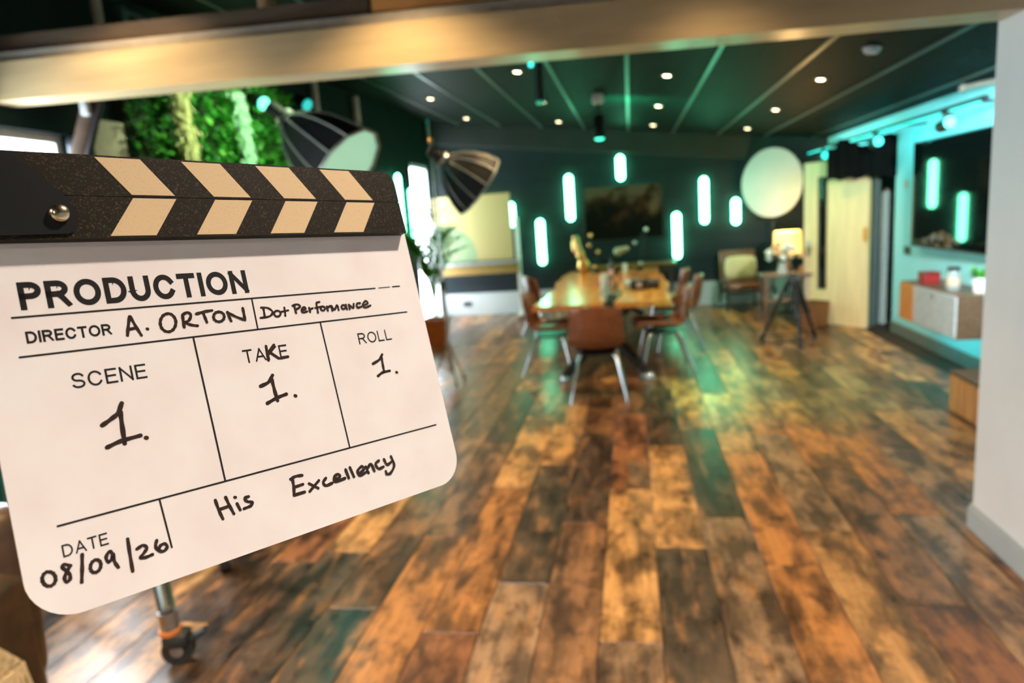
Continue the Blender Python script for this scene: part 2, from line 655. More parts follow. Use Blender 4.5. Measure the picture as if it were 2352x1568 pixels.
SF = [(0, 1, 2, 3), (4, 7, 6, 5), (0, 4, 5, 1), (2, 6, 7, 3), (0, 3, 7, 4), (1, 5, 6, 2)]
tb = MB().add(slab(XL, PIER_X, 3.23, 3.42, 2.348, 2.535), SF).build('trim_2', beam_mat, None, None, kind='structure')
MB().add(slab(XL, PIER_X, 3.25, 3.42, 2.535, 2.585), SF).build('band', mat('beam_band', (0.34, 0.32, 0.28), 0.4, 0, 0.08), tb, None)
MB().add(slab(PIER_X, PIER_X + 0.18, 3.23, 3.42, 2.348, 2.585), SF).build('end_block', beam_mat, tb, None)

# windows on the left wall
frame_mat = mat('window_frame_white', (0.78, 0.80, 0.80), 0.4)
for i, (a, b, c, d) in enumerate(WINDOWS):
    w = bpy.data.objects.new('window_%d' % (i + 1), None)
    COL.objects.link(w)
    w['kind'] = 'structure'
    w.location = (XL - 0.08, (a + b) / 2, c)
    wy, wz = (b - a) / 2, d - c
    fr = MB()
    t = 0.05
    fr.bb(-0.03, 0.03, -wy, wy, 0, t).bb(-0.03, 0.03, -wy, wy, wz - t, wz)
    fr.bb(-0.03, 0.03, -wy, -wy + t, t, wz - t).bb(-0.03, 0.03, wy - t, wy, t, wz - t)
    fr.build('window_frame', frame_mat, w, None)
    nm = 1
    for k in range(nm):
        y0 = -wy + t + (2 * wy - 2 * t) * k / nm
        y1 = -wy + t + (2 * wy - 2 * t) * (k + 1) / nm
        MB().bb(-0.004, 0.004, y0, y1, t, wz - t).build('pane', glass, w, None)
        if k:
            MB().bb(-0.02, 0.02, y0 - 0.02, y0 + 0.02, t, wz - t).build('mullion', frame_mat, w, None)
    if i == 0:
        MB().bb(0.03, 0.16, -wy - 0.04, wy + 0.04, -0.03, 0.0).build('window_sill', frame_mat, w, None)

# ================================================================== THE CLAPPERBOARD
CS = 0.9   # board units to metres
bh = Vector((0.56962, 0.82024, -0.05229))
bv = Vector((-0.20492, 0.20334, 0.95742))
bn = bh.cross(bv).normalized()
borg = Vector((-0.29933, 0.44450, -0.09500)) * CS + Vector((0, 0, 1.65))
clap = thing('clapperboard', 'white film clapperboard with black and cream striped sticks, handwritten scene 1 take 1', 'clapperboard')
bm_ = Matrix((bh, bv, bn)).transposed().to_4x4()
bm_.translation = borg
clap.matrix_world = bm_


def rounded(x0, x1, y0, y1, r, n=7):
    """rectangle outline; r = (bl, br, tr, tl) corner radii"""
    out = []
    for (cx, cy, a0, rr) in ((x0, y0, PI, r[0]), (x1, y0, 1.5 * PI, r[1]), (x1, y1, 0, r[2]), (x0, y1, 0.5 * PI, r[3])):
        ccx = cx + rr if cx == x0 else cx - rr
        ccy = cy + rr if cy == y0 else cy - rr
        if rr < 1e-6:
            out.append((cx, cy))
            continue
        for i in range(n + 1):
            t = a0 + 0.5 * PI * i / n
            out.append((ccx + rr * math.cos(t), ccy + rr * math.sin(t)))
    return out


def sc(poly):
    return [(a * CS, b * CS) for a, b in poly]


def board_mat():
    mt, nt, b = new_mat('board_acrylic')
    N, L = nt.nodes, nt.links
    tc = N.new('ShaderNodeTexCoord')
    nz = N.new('ShaderNodeTexNoise'); nz.inputs['Scale'].default_value = 22; nz.inputs['Detail'].default_value = 3
    L.new(tc.outputs['Object'], nz.inputs['Vector'])
    rp = N.new('ShaderNodeValToRGB')
    rp.color_ramp.elements[0].position, rp.color_ramp.elements[1].position = 0.28, 0.62
    rp.color_ramp.elements[0].color = (0.80, 0.73, 0.72, 1)      # faint smudges of wiped marker
    rp.color_ramp.elements[1].color = (0.84, 0.81, 0.80, 1)
    L.new(nz.outputs['Fac'], rp.inputs['Fac'])
    L.new(rp.outputs['Color'], b.inputs['Base Color'])
    b.inputs['Roughness'].default_value = 0.16
    b.inputs['Subsurface Weight'].default_value = 0.0
    return mt


def stick_mat(name, base, spk, amount):
    mt, nt, b = new_mat(name)
    N, L = nt.nodes, nt.links
    tc = N.new('ShaderNodeTexCoord')
    nz = N.new('ShaderNodeTexNoise'); nz.inputs['Scale'].default_value = 900; nz.inputs['Detail'].default_value = 2
    L.new(tc.outputs['Object'], nz.inputs['Vector'])
    rp = N.new('ShaderNodeValToRGB')
    rp.color_ramp.elements[0].position, rp.color_ramp.elements[1].position = amount, amount + 0.14
    rp.color_ramp.elements[0].color = base + (1,)
    rp.color_ramp.elements[1].color = spk + (1,)
    L.new(nz.outputs['Fac'], rp.inputs['Fac'])
    L.new(rp.outputs['Color'], b.inputs['Base Color'])
    b.inputs['Roughness'].default_value = 0.5
    b.inputs['Specular IOR Level'].default_value = 0.15
    return mt


black_stick = stick_mat('stick_black_lacquer', (0.013, 0.010, 0.006), (0.075, 0.054, 0.022), 0.56)
cream_stripe = stick_mat('stick_cream_paint', (0.66, 0.49, 0.29), (0.57, 0.41, 0.23), 0.58)
ink = mat('printed_ink', (0.012, 0.011, 0.010), 0.35)
marker = mat('marker_ink', (0.030, 0.017, 0.012), 0.3, 0, 0.5, 400)

TB = 0.003 * CS        # board thickness
MB().prism(sc(rounded(-0.1345, 0.1955, -0.1327, 0.128, (0.027, 0.024, 0.004, 0.004), 9)), -TB, 0).build('board', board_mat(), clap, 30)
ST = 0.008 * CS        # stick stands proud of the board
MB().prism(sc(rounded(-0.140, 0.1915, 0.0985, 0.1276, (0.002, 0.0005, 0.0005, 0.002), 3)), 0.0, ST).build('lower_stick', black_stick, clap, 30)
MB().prism(sc(rounded(-0.140, 0.1915, 0.1280, 0.1570, (0.001, 0.0005, 0.012, 0.002), 6)), -TB, ST).build('upper_stick', black_stick, clap, 30)
E_ = 0.0002
for k in range(4):
    x0 = -0.0541 + 0.0566 * k
    MB().prism(sc([(x0 + 0.0186, 0.1292), (x0 + 0.0472, 0.1292), (x0 + 0.0286, 0.1556), (x0, 0.1556)]), ST, ST + E_).build('stripe', cream_stripe, clap, None)
    x1 = -0.0540 + 0.0568 * k
    MB().prism(sc([(x1, 0.0999), (x1 + 0.0290, 0.0999), (x1 + 0.0476, 0.1268), (x1 + 0.0188, 0.1268)]), ST, ST + E_).build('stripe', cream_stripe, clap, None)
# hinge plate with its bolt
plate = [(-0.140, 0.1005), (-0.0785, 0.1015), (-0.0750, 0.1028), (-0.0728, 0.1060), (-0.0722, 0.1150), (-0.0732, 0.1210), (-0.0755, 0.1260), (-0.0965, 0.1520), (-0.1010, 0.1556), (-0.140, 0.1560)]
hp = MB().prism(sc(plate), ST, ST + 0.0012).build('hinge_plate', mat('hinge_plate_black', (0.009, 0.010, 0.011), 0.4, spec=0.25), clap, 30)
bolt = MB().lathe([(0.0052, 0), (0.0054, 0.0015), (0.0047, 0.0028), (0.0030, 0.0036), (0.0001, 0.0038)], 20, base=(-0.0815 * CS, 0.1147 * CS, ST + 0.0012))
bolt.build('bolt', mat('bolt_brass', (0.75, 0.62, 0.42), 0.18, 1.0, 0.05), hp, 60)

# printed ruling
IZ = 0.00008


def ruled(p, q, w):
    p, q = Vector(p) * CS, Vector(q) * CS
    d = (q - p).normalized()
    s = Vector((-d.y, d.x)) * w * CS / 2
    MB().prism([tuple(p - s), tuple(q - s), tuple(q + s), tuple(p + s)], 0, IZ).build('ruled_line', ink, clap, None)


for p, q, w in [((-0.1159, 0.0513), (0.150, 0.0506), 0.0013), ((0.153, 0.0506), (0.1655, 0.0507), 0.0009), ((0.168, 0.0507), (0.1765, 0.0507), 0.0013),
                ((-0.1159, 0.0264), (0.1779, 0.0263), 0.0013), ((-0.1136, -0.0789), (0.181, -0.0794), 0.0013),
                ((-0.0121, 0.0264), (-0.0111, -0.0793), 0.0013), ((0.0895, 0.0264), (0.0907, -0.0793), 0.0013),
                ((-0.0552, -0.0790), (-0.0537, -0.1124), 0.0012), ((0.0367, 0.0508), (0.0363, 0.0264), 0.0012)]:
    ruled(p, q, w)


def arc(cx, cy, rx, ry, a0, a1, n=14):
    return [(cx + rx * math.cos(math.radians(a0 + (a1 - a0) * i / n)), cy + ry * math.sin(math.radians(a0 + (a1 - a0) * i / n))) for i in range(n + 1)]


GLYPH = {  # width, centre lines in a unit box (sans capitals)
    'P': (0.78, [[(0, 0), (0, 1), (0.5, 1)] + arc(0.5, 0.74, 0.5, 0.26, 90, -90) + [(0, 0.48)]]),
    'R': (0.86, [[(0, 0), (0, 1), (0.5, 1)] + arc(0.5, 0.75, 0.42, 0.25, 90, -90) + [(0, 0.50)], [(0.52, 0.48), (0.66, 0.38), (0.98, 0.0)]]),
    'O': (1.0, [arc(0.5, 0.5, 0.5, 0.5, 90, 450, 30)]),
    'D': (0.86, [[(0, 0), (0, 1), (0.40, 1)] + arc(0.40, 0.5, 0.6, 0.5, 90, -90, 20) + [(0, 0)]]),
    'U': (0.84, [[(0, 1), (0, 0.42)] + arc(0.5, 0.42, 0.5, 0.42, 180, 360, 18) + [(1, 1)]]),
    'C': (0.92, [arc(0.5, 0.5, 0.5, 0.5, 32, 328, 26)]),
    'T': (0.80, [[(0, 1), (1, 1)], [(0.5, 1), (0.5, 0)]]),
    'I': (0.0, [[(0.5, 0), (0.5, 1)]]),
    'N': (0.84, [[(0, 0), (0, 1)], [(0, 1), (1, 0)], [(1, 0), (1, 1)]]),
    'E': (0.74, [[(1, 1), (0, 1), (0, 0), (1, 0)], [(0, 0.52), (0.9, 0.52)]]),
    'S': (0.80, [arc(0.5, 0.745, 0.46, 0.255, 20, 270, 18) + arc(0.5, 0.245, 0.50, 0.245, 90, -160, 18)[1:]]),
    'A': (0.92, [[(0, 0), (0.5, 1)], [(0.5, 1), (1, 0)], [(0.2, 0.33), (0.8, 0.33)]]),
    'K': (0.88, [[(0, 0), (0, 1)], [(1, 1), (0.02, 0.36)], [(0.32, 0.58), (1.02, 0)]]),
    'L': (0.70, [[(0, 1), (0, 0), (1, 0)]]),
}


def word(text, x0, x1, y0, y1, stem, gap=0.17):
    """printed word drawn letter by letter and fitted to its box on the board; stem = stroke width / cap height"""
    mb = MB()
    pen = 0.0
    hgt = y1 - y0
    polys = []
    zi = 0
    for ch in text:
        wd, strokes = GLYPH[ch]
        W_ = stem if wd == 0 else wd
        for st in strokes:
            P = [Vector((pen + stem / 2 + px * (W_ - stem), stem / 2 + py * (1 - stem))) for px, py in st]
            closed = (P[0] - P[-1]).length < 1e-4
            if not closed:
                P[0] = P[0] + (P[0] - P[1]).normalized() * stem / 2
                P[-1] = P[-1] + (P[-1] - P[-2]).normalized() * stem / 2
            n = len(P)
            Lp, Rp = [], []
            for i in range(n):
                if closed:
                    da = (P[i] - P[i - 1 if i else n - 2]).normalized()
                    db = (P[i + 1 if i < n - 1 else 1] - P[i]).normalized()
                else:
                    da = (P[i] - P[i - 1]).normalized() if i else (P[1] - P[0]).normalized()
                    db = (P[i + 1] - P[i]).normalized() if i < n - 1 else da
                tn = (da + db).normalized()
                nn = Vector((-tn.y, tn.x))
                k = stem / 2 / max(0.5, nn.dot(Vector((-da.y, da.x))))
                Lp.append(P[i] + nn * k)
                Rp.append(P[i] - nn * k)
            polys.append((Lp, Rp, zi % 3))
            zi += 1
        pen += W_ + gap
    total = pen - gap
    for Lp, Rp, zz in polys:
        f3 = lambda q: ((x0 + q.x / total * (x1 - x0)) * CS, (y0 + min(1, max(0, q.y)) * hgt) * CS, IZ * (1 + 0.1 * zz))
        mb.grid([[f3(q) for q in Lp], [f3(q) for q in Rp]])
    o = mb.build('printed_word', ink, clap, None)
    o['label'] = 'printed word ' + text
    return o


word('PRODUCTION', -0.1100, 0.0360, 0.0555, 0.0735, 0.215, 0.13)
word('DIRECTOR', -0.1104, -0.0628, 0.0343, 0.0420, 0.195, 0.12)
word('SCENE', -0.0912, -0.0470, 0.0022, 0.0122, 0.135)
word('TAKE', 0.0205, 0.0560, 0.0018, 0.0121, 0.135)
word('ROLL', 0.1212, 0.1550, 0.0032, 0.0129, 0.13)
word('DATE', -0.1133, -0.0886, -0.0981, -0.0905, 0.14)


STROKES = {
 'A. ORTON': [[(-0.0504,0.0455),(-0.0523,0.0391),(-0.054,0.0327)],[(-0.05,0.0455),(-0.0479,0.0386),(-0.0455,0.0318)],[(-0.0527,0.0367),(-0.0476,0.0372)],[(-0.0411,0.0358),(-0.0407,0.0356)],[(-0.0252,0.0451),(-0.0232,0.044),(-0.0219,0.0419),(-0.0215,0.0391),(-0.0223,0.0362),(-0.0239,0.0338),(-0.0261,0.0324),(-0.0284,0.0322),(-0.0304,0.0333),(-0.0317,0.0354),(-0.032,0.0382),(-0.0313,0.041),(-0.0297,0.0434),(-0.0275,0.0448),(-0.0252,0.0451)],[(-0.0162,0.043),(-0.0165,0.0391),(-0.0167,0.0342)],[(-0.0159,0.0433),(-0.0126,0.0446),(-0.0105,0.0424),(-0.0126,0.0387),(-0.0153,0.0374),(-0.0117,0.0353),(-0.0074,0.0342)],[(-0.0065,0.0429),(-0.0009,0.044),(0.005,0.0444)],[(-0.0016,0.0432),(-0.001,0.0396),(-0.0004,0.0361)],[(0.0101,0.0429),(0.0116,0.0422),(0.0127,0.041),(0.013,0.0394),(0.0125,0.0377),(0.0113,0.0364),(0.0097,0.0356),(0.008,0.0355),(0.0064,0.0362),(0.0054,0.0374),(0.0051,0.039),(0.0056,0.0407),(0.0067,0.042),(0.0083,0.0428),(0.0101,0.0429)],[(0.0173,0.0351),(0.0165,0.0386),(0.016,0.0421)],[(0.0159,0.0418),(0.0213,0.0381),(0.0275,0.0348)],[(0.0279,0.0348),(0.0281,0.0396),(0.0281,0.0439)]],
 'scene 1': [[(-0.0793,-0.0239),(-0.0743,-0.0213),(-0.0691,-0.0179),(-0.0657,-0.0119)],[(-0.0675,-0.0171),(-0.0681,-0.0267),(-0.0687,-0.0383)],[(-0.079,-0.0384),(-0.0705,-0.0362),(-0.0586,-0.0352)],[(-0.0556,-0.0374),(-0.0552,-0.0376)]],
 'Dot Performance': [[(0.0442,0.0429),(0.0441,0.039),(0.0438,0.0356)],[(0.0425,0.043),(0.0478,0.0422),(0.0509,0.0388),(0.0479,0.0356),(0.0403,0.035)],[(0.0553,0.0393),(0.0563,0.0389),(0.057,0.0381),(0.0572,0.0371),(0.0569,0.0361),(0.0561,0.0353),(0.055,0.0348),(0.0538,0.0347),(0.0528,0.0351),(0.0521,0.0359),(0.0519,0.0369),(0.0522,0.038),(0.053,0.0388),(0.0541,0.0393),(0.0553,0.0393)],[(0.0614,0.0413),(0.0611,0.0378),(0.0607,0.0346)],[(0.0579,0.0381),(0.064,0.0388)],[(0.0702,0.0428),(0.07,0.0391),(0.0703,0.0359)],[(0.0686,0.0421),(0.0729,0.0429),(0.075,0.0407),(0.0702,0.0386)],[(0.0759,0.0376),(0.0791,0.0383),(0.0785,0.0402),(0.0757,0.0384),(0.0763,0.0358),(0.0801,0.0363)],[(0.0826,0.0392),(0.0826,0.0355)],[(0.0823,0.0372),(0.0855,0.0385)],[(0.0929,0.0432),(0.09,0.0424),(0.0896,0.0381),(0.0894,0.0343)],[(0.0878,0.0385),(0.093,0.039)],[(0.0952,0.0391),(0.0959,0.0388),(0.0964,0.0382),(0.0966,0.0375),(0.0963,0.0367),(0.0957,0.0361),(0.0949,0.0357),(0.0941,0.0357),(0.0933,0.036),(0.0928,0.0366),(0.0927,0.0373),(0.093,0.0381),(0.0935,0.0387),(0.0943,0.0391),(0.0952,0.0391)],[(0.0987,0.0388),(0.0987,0.0351)],[(0.0987,0.0374),(0.1016,0.0389)],[(0.1029,0.0347),(0.1028,0.039),(0.105,0.0354),(0.1082,0.039),(0.1089,0.0347)],[(0.1145,0.0385),(0.1152,0.0382),(0.1157,0.0377),(0.1158,0.0369),(0.1156,0.0362),(0.115,0.0356),(0.1142,0.0352),(0.1134,0.0352),(0.1127,0.0355),(0.1122,0.0361),(0.112,0.0368),(0.1123,0.0375),(0.1129,0.0381),(0.1136,0.0385),(0.1145,0.0385)],[(0.1167,0.0387),(0.117,0.0346)],[(0.1195,0.0344),(0.1196,0.0385)],[(0.1199,0.0382),(0.1231,0.0351),(0.1245,0.0388)],[(0.131,0.0388),(0.1279,0.0386),(0.1272,0.0351),(0.1313,0.0356)],[(0.1337,0.0363),(0.1384,0.0379),(0.137,0.0402),(0.1332,0.0373),(0.1348,0.0344),(0.1408,0.0358)]],
 'take 1': [[(0.0287,-0.017),(0.0355,-0.015),(0.0398,-0.0103)],[(0.0385,-0.0131),(0.0388,-0.0218),(0.0394,-0.0301)],[(0.031,-0.0307),(0.0389,-0.0281),(0.0475,-0.0265)],[(0.0542,-0.029),(0.0547,-0.0293)]],
 'roll 1': [[(0.1299,-0.0151),(0.1372,-0.0124),(0.1412,-0.0084)],[(0.1399,-0.0106),(0.1395,-0.0171),(0.1392,-0.0236)],[(0.132,-0.0262),(0.1376,-0.0239),(0.1451,-0.0236)],[(0.1515,-0.0259),(0.1522,-0.0262)]],
 'K': [[(0.0397,0.0127),(0.0392,0.0015)],[(0.0462,0.0128),(0.0392,0.0062)],[(0.0413,0.0078),(0.0477,0.0019)],[(0.0493,0.0018),(0.0555,0.0021)]],
 'date': [[(-0.1215,-0.1036),(-0.1202,-0.1046),(-0.1194,-0.1062),(-0.1191,-0.1081),(-0.1195,-0.1099),(-0.1205,-0.1112),(-0.1218,-0.1118),(-0.1233,-0.1115),(-0.1245,-0.1105),(-0.1253,-0.1089),(-0.1256,-0.107),(-0.1252,-0.1053),(-0.1242,-0.1039),(-0.1229,-0.1033),(-0.1215,-0.1036)],[(-0.1108,-0.1039),(-0.1132,-0.1022),(-0.1149,-0.1029),(-0.1135,-0.1058),(-0.1118,-0.1091),(-0.1125,-0.1119),(-0.1142,-0.1123),(-0.1148,-0.11),(-0.1131,-0.1066),(-0.1106,-0.1038)],[(-0.1037,-0.0994),(-0.1051,-0.1075),(-0.1067,-0.1154)],[(-0.096,-0.1055),(-0.0953,-0.1067),(-0.0951,-0.1083),(-0.0955,-0.11),(-0.0964,-0.1114),(-0.0976,-0.1122),(-0.0989,-0.1123),(-0.1,-0.1117),(-0.1007,-0.1105),(-0.1009,-0.1089),(-0.1005,-0.1073),(-0.0996,-0.1059),(-0.0984,-0.1051),(-0.0971,-0.1049),(-0.096,-0.1055)],[(-0.0877,-0.1046),(-0.0892,-0.1025),(-0.0916,-0.1053),(-0.0909,-0.1085),(-0.0886,-0.1072),(-0.0876,-0.1043),(-0.0876,-0.1095),(-0.0862,-0.1136)],[(-0.078,-0.0983),(-0.0785,-0.1085),(-0.0788,-0.1187)],[(-0.074,-0.1061),(-0.0703,-0.105),(-0.0683,-0.1073),(-0.0702,-0.1096),(-0.073,-0.1122),(-0.0701,-0.1129),(-0.0659,-0.1125)],[(-0.0618,-0.1046),(-0.0631,-0.108),(-0.062,-0.1113),(-0.0589,-0.1126),(-0.0564,-0.1106),(-0.0577,-0.1082),(-0.0602,-0.1086),(-0.0614,-0.1104)]],
 'His': [[(-0.0205,-0.09),(-0.0196,-0.0971),(-0.0181,-0.1039)],[(-0.0133,-0.0899),(-0.0119,-0.0962),(-0.0101,-0.1027)],[(-0.0193,-0.097),(-0.012,-0.0966)],[(-0.0065,-0.0965),(-0.0052,-0.1014)],[(-0.0071,-0.0917),(-0.0066,-0.092)],[(0.0025,-0.094),(-0.0004,-0.0943),(0.0006,-0.0969),(0.0043,-0.0989),(0.0026,-0.1008),(-0.0024,-0.1014)]],
 'Excellency': [[(0.0457,-0.09),(0.0405,-0.0894),(0.0361,-0.0904)],[(0.0375,-0.0913),(0.0372,-0.0971),(0.0361,-0.1027)],[(0.0361,-0.1027),(0.0448,-0.1027)],[(0.0377,-0.097),(0.0447,-0.0967)],[(0.0498,-0.0976),(0.0562,-0.1029)],[(0.0581,-0.0974),(0.049,-0.1034)],[(0.0643,-0.0972),(0.0614,-0.0998),(0.0631,-0.1028),(0.0687,-0.1023)],[(0.0708,-0.1006),(0.0762,-0.0995),(0.0752,-0.0969),(0.0713,-0.0984),(0.0719,-0.1022),(0.0804,-0.1016)],[(0.0826,-0.0952),(0.0837,-0.1023)],[(0.0867,-0.0945),(0.0885,-0.1025)],[(0.093,-0.1014),(0.0988,-0.0991),(0.0973,-0.0964),(0.093,-0.0989),(0.0938,-0.1029),(0.101,-0.1018)],[(0.1009,-0.0975),(0.1023,-0.103)],[(0.102,-0.0995),(0.1062,-0.0965),(0.108,-0.1029)],[(0.1143,-0.0958),(0.1106,-0.0976),(0.1123,-0.1021),(0.1174,-0.1018)],[(0.1194,-0.096),(0.1213,-0.1009),(0.1269,-0.0994)],[(0.1267,-0.0953),(0.1279,-0.1031),(0.1232,-0.1083),(0.1192,-0.1086),(0.1186,-0.106)]],
}


def smooth_path(pts, n=6):
    if len(pts) < 3:
        return [Vector(p) for p in pts]
    P = [Vector(p) for p in pts]
    P = [P[0] * 2 - P[1]] + P + [P[-1] * 2 - P[-2]]
    out = []
    for i in range(1, len(P) - 2):
        for k in range(n):
            t = k / n
            a, b, c, d = P[i - 1], P[i], P[i + 1], P[i + 2]
            out.append(0.5 * (2 * b + (c - a) * t + (2 * a - 5 * b + 4 * c - d) * t * t + (3 * b - a - 3 * c + d) * t ** 3))
    out.append(P[-2])
    return out


def handwriting(strokes, w, label):
    mb = MB()
    for si, st in enumerate(strokes):
        path = smooth_path(st)
        z = IZ * 1.3 + 0.00001 * si
        n = len(path)
        L_, R_ = [], []
        for i, p in enumerate(path):
            d = path[min(i + 1, n - 1)] - path[max(i - 1, 0)]
            d = d.normalized() if d.length > 1e-9 else Vector((1, 0))
            s = Vector((-d.y, d.x)) * (w / 2) * (1 + 0.12 * math.sin(i * 0.9 + si))
            L_.append(((p + s) * CS).to_3d() + Vector((0, 0, z)))
            R_.append(((p - s) * CS).to_3d() + Vector((0, 0, z)))
        mb.grid([L_, R_])
        for e, s in ((path[0], 0), (path[-1], 1)):      # round pen ends
            o = [((e + Vector((math.cos(t), math.sin(t))) * w * 0.5) * CS).to_3d() + Vector((0, 0, z + 0.000005 * (s + 1))) for t in [2 * PI * k / 12 for k in range(12)]]
            mb.add(o, [tuple(range(12))])
    me = mb.data('handwriting', marker, None)
    o = bpy.data.objects.new('handwriting', me)
    COL.objects.link(o)
    o.parent = clap
    o['label'] = label


for key, w in (('A. ORTON', 0.0019), ('scene 1', 0.0026), ('Dot Performance', 0.0016), ('take 1', 0.0025), ('roll 1', 0.0022), ('K', 0.0020), ('date', 0.0019), ('His', 0.0020), ('Excellency', 0.0022)):
    handwriting(STROKES[key], w * 1.1, {'A. ORTON': 'marker writing of a name after director', 'Dot Performance': 'marker writing in the box right of the name', 'His': 'marker writing, first word of the title', 'Excellency': 'marker writing, second word of the title', 'scene 1': 'marker writing 1 under scene', 'take 1': 'marker writing 1 under take', 'roll 1': 'marker writing 1 under roll', 'K': 'letter K gone over in marker', 'date': 'marker writing 08/09/26'}.get(key, 'marker writing ' + key))

# ================================================================== CEILING LIGHTS
lamp_glow = mat('downlight_glow', (1, 0.9, 0.7), 0.5, emit=(1.0, 0.78, 0.45), estr=14.0)
lamp_trim = mat('downlight_trim', (0.30, 0.29, 0.27), 0.4)
DX = [-2.354, -0.98, 0.37, 1.667]
DY = [10.47, 8.55, 6.64, 4.73, 2.82, 0.91, -1.0]
rowname = {10.47: 'farthest row by the back wall', 8.55: 'middle row over the table', 6.64: 'near row in front of the table', 4.73: 'row just behind the beam',
           2.82: 'row just before the beam', 0.91: 'row overhead', -1.0: 'row behind'}
colname = ['first from the left', 'second from the left', 'third from the left', 'fourth from the left']
ring_me = MB().lathe([(0.030, 0.0), (0.046, -0.004), (0.050, 0.0), (0.046, 0.012), (0.030, 0.012)], 20).data('trim_ring', lamp_trim, 40)
disc_me = MB().lathe([(0.0001, -0.002), (0.031, -0.002), (0.031, 0.004), (0.0001, 0.004)], 18).data('lamp_lens', lamp_glow, 40)
for y in DY:
    for i, x in enumerate(DX):
        if (y < 3.4 and x > 1.5) or (y == 4.73 and i == 0):
            continue
        z = ceil_z(x) - 0.012
        t_ = thing('downlight', 'small round warm ceiling downlight, %s, %s' % (rowname[y], colname[i]), 'downlight', (x, y, z), group='recessed ceiling downlights')
        t_.rotation_euler = (0, math.atan(0.126), 0)
        link_mesh('trim_ring', ring_me, t_)
        link_mesh('lamp_lens', disc_me, t_)
        kelvin_spot('downlight_beam', (x, y, z - 0.03), (x, y, 0), WARM if y > 1.5 else WARM_NEAR, DOWN_W[y] * (0.5 if y < 2 and i == 2 else 0.3 if y == 2.82 and i == 2 else 1.0), 118, 0.8, 0.03)
sd = thing('smoke_detector', 'small pale unlit disc on the dark ceiling near the right wall', 'detector', (1.70, 5.44, ceil_z(1.70) - 0.008))
sd.rotation_euler = (0, math.atan(0.126), 0)
MB().lathe([(0.055, 0), (0.055, -0.018), (0.040, -0.034), (0.0001, -0.036)], 20).build('cover', grey_paint, sd)
MB().lathe([(0.062, 0.002), (0.062, -0.006), (0.0001, -0.006)], 20).build('base', grey_paint, sd)

# ---------------------------------------------------------------- hanging lamps on the ceiling
GREEN = (0.03, 1.0, 0.52)
lens_green = mat('lens_green', (0.2, 0.9, 0.6), 0.3, emit=(0.05, 1.0, 0.6), estr=2.2)
lens_teal = mat('lens_teal', (0.2, 0.9, 0.8), 0.3, emit=(0.03, 0.9, 0.75), estr=1.6)
h1 = thing('hanging_tube_lamp', 'black tube lamp hanging from the ceiling left of the middle', 'lamp', (-0.705, 6.0, ceil_z(-0.705)))
MB().lathe([(0.05, -0.012), (0.05, -0.03), (0.0001, -0.03)], 16).build('ceiling_rose', black_metal, h1)
MB().cyl((0, 0, -0.02), (0, 0, -0.36), 0.028, 0.032, 16).build('tube', black_metal, h1)
MB().ball((-0.06, 0, -0.055), 0.022).build('side_glint', lens_teal, h1)  # glowing ball stands in for a teal reflection on the tube
MB().lathe([(0.034, -0.355), (0.034, -0.375), (0.0001, -0.378)], 16).build('end_lens', mat('lens_dim_green', (0.1, 0.4, 0.25), 0.3, emit=(0.03, 0.7, 0.4), estr=0.25), h1)  # emission stands in for green reflected in the end lens
h2 = thing('hanging_spotlight', 'black spotlight with green lens hanging from the middle of the ceiling', 'lamp', (-0.297, 7.8, ceil_z(-0.297)))
MB().lathe([(0.055, -0.012), (0.066, -0.05), (0.060, -0.10), (0.03, -0.115), (0.0001, -0.115)], 18).build('ceiling_mount', white_metal, h2)
MB().cyl((0, 0, -0.11), (0, 0, -0.20), 0.014, 0.014, 10).build('stem', black_metal, h2)
MB().bb(-0.062, -0.052, -0.012, 0.012, -0.34, -0.19).bb(0.052, 0.062, -0.012, 0.012, -0.34, -0.19).bb(-0.062, 0.062, -0.012, 0.012, -0.2, -0.19).build('yoke', black_metal, h2, None)
MB().lathe([(0.035, -0.22), (0.048, -0.25), (0.050, -0.40), (0.058, -0.47), (0.0001, -0.46)], 18).build('spot_body', black_metal, h2)
MB().lathe([(0.0001, -0.492), (0.040, -0.486), (0.050, -0.47)], 18).build('spot_lens', lens_green, h2)
kelvin_spot('green_spot', (-0.297, 7.8, 2.36), (0.4, 7.2, 0.0), GREEN, 60, 84, 0.9, 0.05)
kelvin_spot('green_floor_fill', (-0.705, 6.0, ceil_z(-0.705) - 0.40), (1.05, 6.15, 0.0), GREEN, 330, 44, 0.9, 0.04)  # added beam, stands in for the neon mirrored green in the floor
kelvin_spot('green_ceiling_fill', (-0.2, 7.9, 2.50), (0.7, 9.4, 2.80), GREEN, 120, 150, 1.0, 0.05)  # added uplight with no fixture, turns the ceiling strips green

# ---------------------------------------------------------------- neon tubes
neon = mat('neon_green', (0.6, 1, 0.9), 0.4, emit=(0.14, 1.0, 0.50), estr=NEON)
neon_base = mat('neon_base', (0.02, 0.05, 0.045), 0.5)
tubes = [  # x, z centre, length, label
    (-1.95, 1.67, 0.40, 'short green neon tube on the slatted wall beside the yellow board'),
    (-1.478, 1.185, 0.755, 'long green neon tube low on the slatted wall left of the table'),
    (-0.966, 1.87, 0.745, 'long green neon tube just left of the dark picture'),
    (-0.128, 2.283, 0.40, 'short green neon tube above the dark picture'),
    (0.728, 1.147, 0.74, 'long green neon tube low on the right of the dark picture'),
    (1.163, 1.675, 0.73, 'long green neon tube second from the white disc'),
    (1.644, 1.47, 0.41, 'short green neon tube next to the white disc'),
    (-2.533, 1.93, 0.40, 'green neon tube half hidden behind the small studio lamp'),
]


